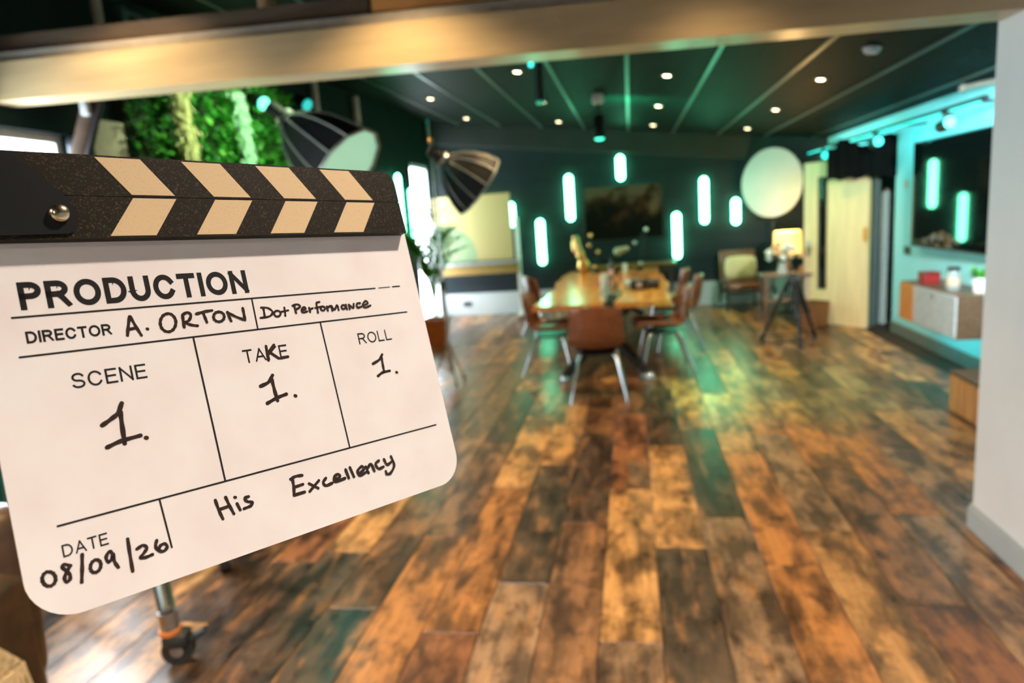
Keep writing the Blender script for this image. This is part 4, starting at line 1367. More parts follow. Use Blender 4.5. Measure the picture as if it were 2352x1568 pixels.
MB().bb(XL + 0.001, XL + 0.05, 3.90, 4.19, 0.05, 2.42).build('wall_panel_pale', mat('panel_beige', (0.55, 0.48, 0.36), 0.6), None, None, label='pale beige wall panel between the window and the living wall', category='panel')
cu = thing('curtain', 'short teal curtain hanging under the window sill at the left edge', 'curtain', (XL + 0.14, 2.86, 0))
rows = []
for z in (0.02, 0.25, 0.5, 0.74):
    rows.append([(0.025 * math.sin(k * 1.3), -0.16 + 0.32 * k / 24, z) for k in range(25)])
MB().shell(rows, 0.004).build('cloth', mat('curtain_teal', (0.03, 0.16, 0.15), 0.7), cu, 70)
MB().cyl((0, -0.2, 0.755), (0, 0.2, 0.755), 0.010, 0.010, 8).cyl((-0.13, 0, 0.755), (0, 0, 0.755), 0.008, 0.008, 8).build('rod', black_metal, cu)

for (y, r_, lab) in ((7.17, 0.032, 'pale grey steel post by the left wall nearer the living wall'), (8.30, 0.040, 'pale grey steel post by the left wall farther from the living wall')):
    p_ = thing('steel_post', lab, 'post', (XL + 0.06, y, 0))
    MB().cyl((0, 0, 0.012), (0, 0, ceil_z(XL) - 0.06), r_, r_, 14).build('shaft', white_metal, p_)
    MB().lathe([(0.07, 0), (0.07, 0.012), (0.0001, 0.012)], 14).build('base_flange', grey_paint, p_)

# potted palm
pp = thing('potted_palm', 'green palm in an orange terracotta square pot beside the chrome lamp stand', 'plant', (-2.66, 8.95, 0))
MB().add([(-0.13, -0.13, 0), (0.13, -0.13, 0), (0.13, 0.13, 0), (-0.13, 0.13, 0), (-0.155, -0.155, 0.36), (0.155, -0.155, 0.36), (0.155, 0.155, 0.36), (-0.155, 0.155, 0.36),
          (-0.13, -0.13, 0.36), (0.13, -0.13, 0.36), (0.13, 0.13, 0.36), (-0.13, 0.13, 0.36), (-0.12, -0.12, 0.32), (0.12, -0.12, 0.32), (0.12, 0.12, 0.32), (-0.12, 0.12, 0.32)],
         [(0, 3, 2, 1), (0, 1, 5, 4), (1, 2, 6, 5), (2, 3, 7, 6), (3, 0, 4, 7), (4, 5, 9, 8), (5, 6, 10, 9), (6, 7, 11, 10), (7, 4, 8, 11), (8, 9, 13, 12), (9, 10, 14, 13), (10, 11, 15, 14), (11, 8, 12, 15)]).build(
    'pot', mat('terracotta', (0.48, 0.14, 0.03), 0.55), pp, None)
MB().bb(-0.12, 0.12, -0.12, 0.12, 0.30, 0.325).build('soil', mat('soil', (0.03, 0.02, 0.012), 0.95), pp, None)
pm = leaf_mat('palm_leaves', [(0.03, 0.22, 0.02), (0.06, 0.38, 0.04), (0.14, 0.48, 0.06)])
for k in range(16):
    a = 2 * PI * k / 16 + 0.3
    rch = lrng.uniform(0.25, 0.46)
    hgt = lrng.uniform(0.9, 1.45)
    path = [Vector((math.cos(a) * rch * t * t, math.sin(a) * rch * t * t, 0.30 + hgt * (1.35 * t - 0.35 * t * t * t))) for t in [i / 10 for i in range(11)]]
    fr = MB().tube(path, [0.009 - 0.0006 * i for i in range(11)], 5)
    for i in range(4, 11):
        d = (path[i] - path[i - 1]).normalized()
        s = d.cross(Vector((0, 0, 1))).normalized()
        for sg in (-1, 1):
            leaf(fr, path[i], (s * sg * 0.8 + d * 0.8 + Vector((0, 0, -0.15))), (0, 0, 1), 0.34 * (1 - abs(i - 7) * 0.08), 0.028)
    leaf(fr, path[-1], path[-1] - path[-2], (0, 0, 1), 0.22, 0.018)
    fr.build('frond', pm, pp, None)

# posts and timbers above the portal beam
timber = mat('old_timber', (0.075, 0.052, 0.032), 0.65, 0, 0.4, 5, 0.2, stretch=(0.5, 4, 4))
tm = thing('timber_rail', 'rough brown timber rail lying on top of the beam at the left', 'timber', (-2.21, 3.34, 2.585 + 0.022 * 2.21))
MB().add([(x_, y_, z_ - sl * x_) for x_, y_, z_ in [(-1.05, -0.07, 0.001), (1.05, -0.07, 0.001), (1.05, -0.07, 0.085), (-1.05, -0.07, 0.085), (-1.05, 0.07, 0.001), (1.05, 0.07, 0.001), (1.05, 0.07, 0.085), (-1.05, 0.07, 0.085)]], SF).build('plank_front', timber, tm, None)
cr = thing('wooden_crate', 'orange brown wooden crate sitting on top of the beam', 'crate', (-0.74, 3.34, 2.585 + 0.022 * 0.74))
crate_w = mat('crate_wood', (0.48, 0.24, 0.07), 0.6, 0, 0.35, 6, 0.1, stretch=(0.6, 4, 4))
for zz in (0.012, 0.132):
    MB().box((0, -0.07, zz + 0.055), (0.80, 0.012, 0.11), Ry(sl)).build('slat', crate_w, cr, None)
    MB().box((0, 0.07, zz + 0.055), (0.80, 0.012, 0.11), Ry(sl)).build('slat', crate_w, cr, None)
for xx in (-0.394, 0.394):
    MB().box((xx, 0, 0.125 - sl * xx), (0.012, 0.128, 0.225)).build('end_panel', crate_w, cr, None)
up1 = thing('upright_post', 'pale upright post in the dark opening above the beam', 'post', (-3.15, 4.02, 2.60))
MB().cyl((0, 0, 0.0), (0, 0, ceil_z(-3.15) - 2.62), 0.030, 0.030, 14).build('shaft', mat('post_pale', (0.36, 0.38, 0.30), 0.5), up1)
MB().lathe([(0.06, 0), (0.06, 0.012), (0.0001, 0.012)], 14, base=(0, 0, ceil_z(-3.15) - 2.62 - 0.012)).build('ceiling_flange', grey_paint, up1)
tr_ = thing('lighting_truss', 'teal grey truss bracket on the left wall above the beam', 'truss', (XL, 4.40, 2.96))
truss_m = mat('truss_teal_grey', (0.10, 0.22, 0.22), 0.4, 0.4)
MB().bb(0.0, 0.06, -0.06, 0.0, 0.0, 0.22).build('bracket_plate', truss_m, tr_, None)
MB().cyl((0.05, -0.03, 0.20), (0.42, 0.20, 0.02), 0.018, 0.018, 8).build('diagonal', truss_m, tr_)
MB().cyl((0.03, -0.02, 0.02), (0.42, 0.20, 0.02), 0.014, 0.014, 8).build('lower_chord', truss_m, tr_)
hp_ = thing('hanging_rod', 'brown hanging rod above the beam left of the wooden crate', 'rod', (-2.13, 4.2, 2.75))
MB().cyl((0, 0, 0.0), (0, 0, ceil_z(-2.13) - 2.75 - 0.005), 0.055, 0.055, 14).build('sleeve', mat('rod_brown', (0.22, 0.13, 0.07), 0.5), hp_)
MB().cyl((0, 0, -0.05), (0, 0, 0.0), 0.02, 0.02, 10).build('tip', black_metal, hp_)

# ================================================================== ARMCHAIR AND THROW, LOWER LEFT
ac = thing('leather_armchair', 'dark brown leather armchair at the lower left edge', 'armchair', (-2.43, 1.42, 0), 0.12)
dl = mat('dark_leather', (0.05, 0.026, 0.012), 0.34, 0, 0.3, 14, 0.1)
MB().rbox((0.0, 0.0, 0.24), (0.86, 0.66, 0.34), 0.06, 4).build('seat_base', dl, ac)
MB().rbox((0.0, -0.05, 0.46), (0.60, 0.52, 0.14), 0.05, 4).build('seat_cushion', dl, ac)
for s in (-1, 1):
    MB().rbox((s * 0.39, 0.0, 0.36), (0.17, 0.68, 0.60), 0.07, 5).build('arm', dl, ac)
MB().rbox((0.0, 0.30, 0.52), (0.94, 0.20, 0.64), 0.085, 5, Rx(-0.10)).build('backrest', dl, ac)
for sx in (-0.36, 0.36):
    for sy in (-0.27, 0.27):
        MB().cyl((sx, sy, 0), (sx, sy, 0.09), 0.02, 0.028, 10).build('leg', black_metal, ac)
th = thing('fringed_throw', 'cream woven throw with a fringe over the brown armchair', 'throw', (-2.43, 1.42, 0), 0.12)
cream = mat('throw_cream', (0.62, 0.46, 0.24), 0.85, 0, 0.3, 60, 0.4)
rows = []
pth = [(0.492, 0.36), (0.490, 0.42), (0.488, 0.50), (0.484, 0.60), (0.470, 0.655), (0.43, 0.676), (0.37, 0.676)]
for j, (xx, zz) in enumerate(pth):
    rows.append([(xx + 0.006 * math.sin(k * 1.7 + j), -0.30 + 0.030 * k - max(0.0, zz - 0.36) * 0.75, zz + 0.02 * (k / 16) * (1 if j < 3 else 0) + 0.002 * math.sin(k * 2.1)) for k in range(17)])
MB().shell(rows, 0.010).build('woven_cloth', cream, th, 70)
mb = MB()
for k in range(52):
    yy = -0.30 + 0.48 * k / 51
    ln = lrng.uniform(0.12, 0.22)
    x0 = 0.500 + 0.006 * math.sin(k)
    mb.tube([(x0, yy, 0.37), (x0 + 0.008, yy + lrng.uniform(-.01, .01), 0.37 - ln * 0.5), (x0 + lrng.uniform(0, .02), yy + lrng.uniform(-.025, .025), 0.37 - ln)], [0.010, 0.008, 0.005], 5)
mb.build('fringe', cream, th, None, kind='stuff')

# ================================================================== RIGHT SIDE
# open door leaf
dr = bpy.data.objects.new('door_1', None)
COL.objects.link(dr)
dr['kind'] = 'structure'
ha, hb = Vector((2.776, 8.827, 0)), Vector((2.225, 9.553, 0))
dr.location = ha
dv = (hb - ha)
dr.rotation_euler = (0, 0, math.atan2(dv.y, dv.x))
DW = dv.length
birch = mat('door_birch', (0.82, 0.60, 0.31), 0.45, 0, 0.10, 5, stretch=(4, 4, 0.4))
g0, g1, gz0, gz1 = DW - 0.335, DW - 0.225, 0.46, 1.84
dm = MB()
dm.bb(0, g0, -0.022, 0.022, 0.008, 2.04).bb(g1, DW, -0.022, 0.022, 0.008, 2.04).bb(g0, g1, -0.022, 0.022, 0.008, gz0).bb(g0, g1, -0.022, 0.022, gz1, 2.04)
dm.build('door_leaf', birch, dr, None)
MB().bb(g0, g1, -0.006, 0.006, gz0, gz1).build('pane', mat('door_glass_dark', (0.008, 0.012, 0.012), 0.03, 0, 0.0), dr, None)
gb = MB()
for (a, b, c, d) in ((g0 - 0.014, g0, gz0 - 0.014, gz1 + 0.014), (g1, g1 + 0.014, gz0 - 0.014, gz1 + 0.014), (g0, g1, gz0 - 0.014, gz0), (g0, g1, gz1, gz1 + 0.014)):
    gb.bb(a, b, -0.026, 0.026, c, d)
gb.build('glazing_bead', mat('bead_brown', (0.20, 0.12, 0.06), 0.5), dr, None)
for s in (-1, 1):
    h_ = MB().bb(DW - 0.10, DW - 0.05, s * 0.022, s * 0.028, 0.86, 1.06).build('handle_plate', steel, dr, None)
    MB().tube([(DW - 0.075, s * 0.028, 0.98), (DW - 0.075, s * 0.065, 0.98), (DW - 0.17, s * 0.07, 0.98)], 0.010, 8).build('lever', steel, h_)
MB().bb(0.005, 0.045, 0.023, 0.05, 1.06, 1.22).build('orange_tag', mat('tag_orange', (0.7, 0.30, 0.05), 0.5), dr, None)

# paper rolls leaning in the opening
for x_, y_, r_, h_, col_, lab in ((2.895, 9.02, 0.045, 1.80, (0.09, 0.12, 0.115), 'dark grey backdrop roll standing in the opening by the door'), (3.03, 9.08, 0.060, 1.62, (0.40, 0.44, 0.42), 'white backdrop roll standing in the opening behind the grey roll')):
    ro = thing('backdrop_roll', lab, 'paper roll', (x_, y_, 0), group='backdrop rolls by the door')
    MB().cyl((0, 0, 0.02), (0.02, 0, h_), r_, r_, 18).build('paper', mat('roll_%d' % int(h_ * 100), col_, 0.6), ro)
    MB().cyl((0, 0, 0.0), (0.022, 0, h_ + 0.03), r_ * 0.45, r_ * 0.45, 14).build('core', mat('card_core', (0.3, 0.2, 0.12), 0.7), ro)

# black ceiling unit (folded dark cloth over a bracket) above the door
un = thing('black_drape', 'black cloth drape hung over the door head below the lighting rail', 'drape', (2.655, 8.78, 1.80))
rows = []
for i, z in enumerate((0.0, 0.12, 0.25, 0.36, 0.41)):
    r_ = []
    for k in range(29):
        f = k / 28
        x_ = -0.30 + 0.62 * f
        y_ = 0.20 - 0.40 * f
        top = 0.0 if i < 4 else 0.05 * math.sin(f * 9) - (0.10 if f < 0.12 else 0)
        r_.append((x_ + 0.012 * math.sin(k * 1.9), y_ + 0.02 * math.cos(k * 1.4), z + top + (0.014 * math.sin(k * 0.9) if i == 0 else 0)))
    rows.append(r_)
MB().shell(rows, 0.03).build('cloth', mat('drape_black', (0.004, 0.004, 0.004), 0.9, 0, 0.1, spec=0.1), un, 70)
MB().cyl((-0.31, 0.22, 0.40), (0.33, -0.20, 0.40), 0.015, 0.015, 10).cyl((0.33, -0.20, 0.40), (0.37, -0.20, 0.40), 0.02, 0.02, 10).build('hanging_bar', black_metal, un)

# lighting rail and teal lamps
rail = thing('lighting_rail', 'long black lighting rail along the top of the right wall', 'rail', (XR - 0.32, 8.6, 2.27))
MB().bb(-0.018, 0.018, -2.7, 2.7, -0.015, 0.015).build('track', black_metal, rail, None)
for yy in (-2.4, -0.8, 0.8, 2.4):
    MB().bb(0.0, 0.32, yy - 0.012, yy + 0.012, -0.01, 0.01).build('wall_bracket', black_metal, rail, None)
TEAL = (0.06, 0.85, 0.88)
for y_, lab, aim in ((6.55, 'black rail spotlight over the television', (XR, 7.1, 0.7)), (8.25, 'black rail spotlight by the corner of the teal wall', (XR, 7.9, 0.9)), (10.3, 'black rail spotlight above the wooden door', (XR, 10.3, 2.2))):
    sp_ = thing('rail_spotlight', lab, 'spotlight', (XR - 0.32, y_, 2.253), group='spotlights on the rail')
    MB().bb(-0.03, 0.03, -0.05, 0.05, -0.03, 0.0).build('adapter', black_plastic, sp_, None)
    MB().cyl((0, 0, -0.03), (-0.02, 0, -0.09), 0.010, 0.010, 8).build('stem', black_metal, sp_)
    b0 = Vector((-0.02, 0.07, -0.12)); b1 = Vector((-0.02, -0.10, -0.10))
    MB().cyl(b0, b1, 0.05, 0.055, 16).build('spot_body', black_metal, sp_)
    MB().cyl(b1, b1 + (b1 - b0).normalized() * 0.005, 0.047, 0.047, 16).build('spot_lens', lens_teal, sp_)
MB().bb(-0.012, 0.012, -2.6, 2.6, -0.024, -0.015).build('led_strip', lens_teal, rail, None)
for yc, w_, dirv, zz, xx in ((7.2, TEAL_W * 0.085, (0.8, 0, -0.6), 2.23, XR - 0.32), (9.9, TEAL_W * 0.09, (0.9, 0, -0.4), 2.23, XR - 0.32), (6.75, TEAL_W * 0.022, (0.75, 0, -0.66), 0.362, XR - 0.27)):
    la = bpy.data.lights.new('teal_wash', 'AREA')
    la.shape = 'RECTANGLE'; la.size = 2.4 if zz > 1 else 1.0; la.size_y = 0.03; la.color = TEAL; la.energy = w_
    lo = bpy.data.objects.new('teal_wash', la); COL.objects.link(lo)
    lo.location = (xx, yc, zz)
    zax = -Vector(dirv).normalized()
    xax = Vector((0, 1, 0))
    yax = zax.cross(xax)
    lo.rotation_euler = Matrix((xax, yax, zax)).transposed().to_euler()
sp_ = thing('fill_spotlight', 'added black fill spotlight under the ceiling, unseen behind the white pier', 'spotlight', (2.15, 4.0, 2.40))
MB().cyl((0.02, 0.10, -0.04), (-0.03, -0.14, 0.05), 0.07, 0.05, 16).build('spot_body', black_metal, sp_)
MB().cyl((0, 0, 0.02), (0, 0, ceil_z(2.15) - 2.40 - 0.01), 0.012, 0.012, 8).build('stem', black_metal, sp_)
kelvin_spot('cool_fill', (2.18, 4.13, 2.35), (XR, 7.0, 1.1), (0.80, 0.97, 1.0), COOL_FILL_W, 62, 0.7, 0.06)  # added cool fill, unseen behind the pier, brightens the teal wall
pj = thing('pale_ceiling_bracket', 'pale horizontal tube fitting under the ceiling above the television', 'bracket', (2.78, 6.60, 2.435))
MB().cyl((0, 0, 0), (0.18, -0.35, 0), 0.022, 0.022, 12).build('tube', mat('bracket_pale', (0.35, 0.33, 0.27), 0.5), pj)
MB().ball((0, 0, 0), 0.034, 12, 8).build('end_cap', mat('bracket_pale', (0.35, 0.33, 0.27), 0.5), pj)

# television
tv = thing('television', 'large black wall television reflecting green neon tubes on the right wall', 'television', (XR, 7.10, 1.57), TVROT)
MB().rbox((-0.045, 0, 0), (0.05, 1.60, 0.98 + 0.07), 0.006, 2).build('housing', black_plastic, tv, None)
MB().bb(-0.0725, -0.0705, -0.785, 0.785, -0.505, 0.510).build('screen', mat('screen_gloss_black', (0.003, 0.004, 0.004), 0.045, 0, 0.0, coat=0.3), tv, None)
MB().bb(-0.02, 0.0, -0.3, 0.3, -0.2, 0.2).build('wall_mount', black_metal, tv, None)

# wall cabinet
wc = thing('wall_cabinet', 'wall hung cabinet with orange slatted end and grey door under the television', 'cabinet', (XR, 6.73, 0.38))
cab_wood = mat('cabinet_walnut', (0.105, 0.055, 0.030), 0.4, 0, 0.3, 6, stretch=(6, 0.7, 6))
cab_or = mat('cabinet_oak_orange', (0.52, 0.20, 0.04), 0.45, 0, 0.2, 8, stretch=(6, 6, 0.7))
MB().bb(-0.355, 0, -0.61, 0.61, 0.0, 0.02).bb(-0.355, 0, -0.61, 0.61, 0.35, 0.37).bb(-0.02, 0, -0.61, 0.61, 0.02, 0.35).bb(-0.355, -0.02, -0.61, -0.59, 0.02, 0.35).bb(-0.355, -0.02, 0.59, 0.61, 0.02, 0.35).build('carcass', cab_wood, wc, None)
gd = MB().bb(-0.372, -0.355, -0.595, 0.262, 0.012, 0.358).build('door', mat('cabinet_door_grey', (0.40, 0.42, 0.44), 0.5), wc, None)
MB().bb(-0.380, -0.372, -0.17, -0.15, 0.30, 0.345).build('pull_tab', steel, gd, None)
for k in range(7):
    MB().bb(-0.375, -0.355, 0.272 + 0.047 * k, 0.272 + 0.047 * k + 0.040, 0.012, 0.358).build('slat', cab_or, wc, None)
MB().bb(-0.285, -0.255, -0.5, 0.52, -0.012, 0.0).build('under_led_strip', lens_teal, wc, None)
rb = thing('red_box', 'small dark red box at the far end of the wall cabinet', 'box', (2.75, 7.05, 0.75))
MB().rbox((0, 0, 0.045), (0.14, 0.16, 0.09), 0.008, 2).build('box_body', mat('box_red', (0.28, 0.012, 0.012), 0.4), rb, None)
MB().rbox((0, 0, 0.098), (0.146, 0.166, 0.016), 0.005, 2).build('lid', mat('box_red_dark', (0.16, 0.010, 0.010), 0.4), rb, None)
jar = thing('storage_jar', 'glass storage jar with a steel lid in the middle of the wall cabinet', 'jar', (2.73, 6.50, 0.75))
MB().lathe([(0.0001, 0), (0.052, 0), (0.056, 0.01), (0.056, 0.14), (0.045, 0.165), (0.0001, 0.165)], 20).build('jar_body', mat('jar_glass_grey', (0.30, 0.34, 0.33), 0.12), jar)
MB().lathe([(0.05, 0.163), (0.05, 0.20), (0.0001, 0.205)], 20).build('lid', mat('jar_lid_dark', (0.10, 0.12, 0.13), 0.3, 0.7), jar)
MB().lathe([(0.0575, 0.04), (0.0575, 0.11)], 20).build('paper_label', mat('jar_label', (0.55, 0.42, 0.32), 0.6), jar)
pl = thing('potted_plant', 'small green plant in a white pot at the near end of the wall cabinet', 'plant', (2.84, 6.27, 0.75))
MB().lathe([(0.0001, 0), (0.050, 0), (0.062, 0.12), (0.056, 0.12), (0.050, 0.10), (0.0001, 0.10)], 20).build('pot', mat('pot_white', (0.75, 0.78, 0.76), 0.4), pl)
mb = MB()
for k in range(60):
    a = lrng.uniform(0, 2 * PI)
    leaf(mb, (math.cos(a) * 0.03, math.sin(a) * 0.03, 0.10 + lrng.random() * 0.05), (math.cos(a), math.sin(a), lrng.uniform(0.4, 1.6)), (0, 0, 1), lrng.uniform(0.06, 0.11), 0.014)
mb.build('foliage', pm, pl, None, kind='stuff')
# sockets and switch on the right wall
for (y_, z_, w_, col_, lab, nm) in ((8.19, 0.975, 0.16, (0.02, 0.05, 0.055), 'dark double socket beside the television on the right wall', 'wall_socket'),
                                    (6.02, 0.33, 0.15, (0.02, 0.05, 0.055), 'dark socket low on the right wall below the cabinet, nearer the cabinet', 'wall_socket'),
                                    (5.70, 0.31, 0.15, (0.02, 0.05, 0.055), 'dark socket low on the right wall below the cabinet, nearer the pier', 'wall_socket'),
                                    (8.27, 1.685, 0.085, (0.55, 0.42, 0.30), 'small beige switch high on the teal wall corner', 'light_switch')):
    s_ = thing(nm, lab, 'switch' if nm == 'light_switch' else 'socket', (XR, y_, z_))
    m_ = mat('plate_' + ('beige' if nm == 'light_switch' else 'dark'), col_, 0.4)
    MB().rbox((-0.006, 0, 0), (0.012, w_, 0.085), 0.003, 2).build('plate', m_, s_, None)
    MB().rbox((-0.014, 0, 0), (0.006, w_ * 0.4, 0.04), 0.002, 1).build('rocker', m_, s_, None)
cb = thing('cable', 'dark cable hanging from the wall cabinet to the low socket', 'cable', (XR - 0.02, 6.1, 0.33))
MB().tube([(0, 0.22, 0.046), (-0.005, 0.20, -0.02), (-0.01, 0.10, -0.08), (-0.01, 0.0, -0.06), (0, -0.06, -0.01)], 0.008, 7).build('lead', black_plastic, cb)
MB().rbox((0, -0.075, 0.0), (0.03, 0.05, 0.05), 0.006, 2).build('plug', black_plastic, cb)

# slatted wooden box on the floor by the pier
cj = thing('slatted_box', 'small wooden slatted box seat on the floor beside the white pier', 'box', (2.455, 5.25, 0))
MB().bb(-0.14, 0.14, -0.24, 0.18, 0.0, 0.275).build('core', mat('box_core', (0.12, 0.05, 0.02), 0.6), cj, None)
MB().bb(-0.165, 0.165, -0.27, 0.205, 0.275, 0.297).build('lid', mat('box_top', (0.10, 0.055, 0.03), 0.5), cj, None)
oakb = mat('box_oak', (0.50, 0.26, 0.10), 0.5, 0, 0.2, 8, stretch=(6, 6, 0.7))
for k, (a, b) in enumerate(((-0.262, -0.190), (-0.178, -0.050), (-0.035, 0.045), (0.06, 0.195))):
    MB().bb(-0.160, -0.14, a, b, 0.004, 0.272).build('slat', oakb, cj, None)
for k, (a, b) in enumerate(((-0.158, -0.06), (-0.05, 0.05), (0.06, 0.158))):
    MB().bb(a, b, -0.262, -0.24, 0.004, 0.272).build('slat', oakb, cj, None)

# tripod
tp = thing('tripod', 'black camera tripod standing in front of the door', 'tripod', (1.765, 8.13, 0))
MB().cyl((0, 0, 0.42), (0, 0, 0.74), 0.022, 0.022, 12).build('centre_column', black_metal, tp)
MB().lathe([(0.05, 0.66), (0.065, 0.69), (0.06, 0.74), (0.045, 0.76), (0.045, 0.80), (0.0001, 0.80)], 18).build('head', black_metal, tp)
for fx, fy in ((-0.311, 0.127), (0.021, -0.318), (0.290, 0.192)):
    u = Vector((fx, fy, 0)).normalized()
    s = Vector((-u.y, u.x, 0))
    a = u * 0.05 + Vector((0, 0, 0.71))
    e = Vector((fx, fy, 0.03))
    mid = a + (e - a) * 0.55
    lg = MB().cyl(a + s * 0.022, mid + s * 0.020, 0.019, 0.019, 8).cyl(a - s * 0.022, mid - s * 0.020, 0.019, 0.019, 8).cyl(a + (e - a) * 0.4, e, 0.022, 0.019, 8).build('leg', black_metal, tp)
    MB().cyl(mid + s * 0.03, mid - s * 0.03, 0.026, 0.026, 10).build('leg_lock', black_plastic, lg)
    MB().cyl(e + Vector((0, 0, -0.03)), e + Vector((0, 0, 0.05)), 0.026, 0.018, 10).build('rubber_foot', black_plastic, lg)
for fx, fy in ((-0.311, 0.127), (0.021, -0.318), (0.290, 0.192)):
    MB().cyl((0, 0, 0.10), (fx * 0.96, fy * 0.96, 0.06), 0.008, 0.008, 6).build('spreader', black_metal, tp)

# side table with vase of flowers
stb = thing('side_table', 'small dark wooden side table with a lower shelf and pale legs near the door', 'table', (1.98, 9.62, 0))
topw = mat('side_table_wood', (0.22, 0.11, 0.075), 0.4, 0, 0.2, 6)
palel = mat('side_table_leg', (0.62, 0.42, 0.32), 0.45)
MB().rbox((0, 0, 0.635), (0.62, 0.42, 0.03), 0.008, 2).build('table_top', topw, stb, None)
MB().rbox((0, 0, 0.30), (0.54, 0.34, 0.024), 0.006, 2).build('shelf', topw, stb, None)
for sx in (-0.25, 0.25):
    for sy in (-0.15, 0.15):
        MB().cyl((sx * 1.06, sy * 1.06, 0), (sx, sy, 0.622), 0.018, 0.026, 10).build('leg', palel if sx > 0 else topw, stb)
va = thing('flower_vase', 'bunch of white and peach flowers in a pale vase on the side table', 'flowers', (1.93, 9.48, 0.65))
MB().lathe([(0.0001, 0), (0.05, 0), (0.065, 0.06), (0.045, 0.13), (0.055, 0.16), (0.045, 0.16), (0.03, 0.12), (0.0001, 0.02)], 18).build('vase', mat('vase_pale', (0.6, 0.5, 0.45), 0.35), va)
pet_w = mat('petal_white', (0.88, 0.86, 0.80), 0.7)
pet_p = mat('petal_peach', (0.85, 0.52, 0.28), 0.7)
stemm = mat('stem_green', (0.10, 0.20, 0.03), 0.6)
for k in range(16):
    a = k * 2.4
    r_ = 0.05 + 0.013 * k
    p = Vector((math.cos(a) * r_, math.sin(a) * r_ * 0.8, 0.36 - 0.010 * k + 0.03 * math.sin(k * 1.7)))
    st_ = MB().tube([(math.cos(a) * 0.02, math.sin(a) * 0.02, 0.13), p * 0.6 + Vector((0, 0, 0.08)), p], 0.004, 5).build('stem', stemm, va)
    fl = MB()
    for ring, (nn, sp_r, tiltz) in enumerate(((7, 0.078, 0.25), (5, 0.055, 0.8))):
        for q in range(nn):
            b = 2 * PI * q / nn + ring
            leaf(fl, p, (math.cos(b), math.sin(b), tiltz), (0, 0, 1), sp_r, 0.030)
    fl.ball(p + Vector((0, 0, 0.012)), 0.040, 10, 7)
    fl.build('bloom', pet_p if k % 3 == 1 else pet_w, st_, None)
mb = MB()
for k in range(26):
    a = lrng.uniform(0, 2 * PI)
    leaf(mb, (math.cos(a) * 0.03, math.sin(a) * 0.03, 0.15 + lrng.random() * 0.08), (math.cos(a), math.sin(a), lrng.uniform(-0.1, 0.9)), (0, 0, 1), lrng.uniform(0.08, 0.14), 0.022)
mb.build('leaves', mat('vase_leaf', (0.14, 0.20, 0.02), 0.5), va, None)
mg = thing('orange_mug', 'small orange mug on the side table at the right of the flowers', 'mug', (2.20, 9.60, 0.65))
MB().lathe([(0.0001, 0), (0.034, 0), (0.038, 0.01), (0.038, 0.09), (0.034, 0.09), (0.032, 0.012), (0.0001, 0.012)], 18).build('mug_body', mat('mug_orange', (0.6, 0.22, 0.06), 0.4), mg)
MB().tube([(0.037, 0, 0.07), (0.06, 0, 0.065), (0.062, 0, 0.035), (0.037, 0, 0.025)], 0.006, 8).build('handle', mat('mug_orange', (0.6, 0.22, 0.06), 0.4), mg)
tj = thing('trinket_bowl', 'small pale green bowl on the lower shelf of the side table', 'bowl', (1.86, 9.56, 0.3125))
MB().lathe([(0.0001, 0), (0.03, 0), (0.06, 0.06), (0.054, 0.06), (0.026, 0.012), (0.0001, 0.012)], 18).build('bowl_body', mat('bowl_green', (0.35, 0.42, 0.34), 0.35), tj)
MB().lathe([(0.03, 0.0), (0.034, 0.004), (0.0001, 0.004)], 16).build('foot_ring', mat('bowl_green', (0.35, 0.42, 0.34), 0.35), tj)

# table lamp on a slim stand table by the back wall
ls = thing('lamp_stand', 'slim black stand carrying the lit table lamp near the back wall', 'stand', (2.17, 10.32, 0))
MB().lathe([(0.14, 0), (0.14, 0.015), (0.02, 0.03), (0.0001, 0.03)], 20).build('base', black_metal, ls)
MB().cyl((0, 0, 0.02), (0, 0, 0.60), 0.018, 0.018, 12).build('column', black_metal, ls)
MB().lathe([(0.0001, 0.595), (0.16, 0.60), (0.16, 0.622), (0.0001, 0.622)], 24).build('plate', black_metal, ls)
tl = thing('table_lamp', 'lit table lamp with a glowing amber drum shade near the door', 'lamp', (2.17, 10.32, 0.622))
MB().lathe([(0.0001, 0), (0.06, 0), (0.07, 0.02), (0.05, 0.10), (0.02, 0.15), (0.012, 0.24), (0.0001, 0.24)], 18).build('lamp_base', mat('lamp_base_brown', (0.2, 0.1, 0.05), 0.4), tl)
MB().lathe([(0.185, 0.235), (0.190, 0.245), (0.180, 0.535), (0.175, 0.54), (0.172, 0.535), (0.182, 0.245), (0.183, 0.236)], 28).build('lamp_shade', mat('shade_amber', (0.9, 0.65, 0.3), 0.7, emit=(1.0, 0.52, 0.12), estr=SHADE), tl)
MB().ball((0, 0, 0.36), 0.05, 12, 8).build('bulb', mat('bulb_glow', (1, 0.9, 0.6), 0.5, emit=(1.0, 0.72, 0.32), estr=9.0), tl)
pl_ = bpy.data.lights.new('table_lamp_glow', 'POINT'); pl_.color = (1.0, 0.60, 0.22); pl_.energy = 28; pl_.shadow_soft_size = 0.06
po = bpy.data.objects.new('table_lamp_glow', pl_); COL.objects.link(po); po.location = (2.17, 10.32, 1.18)

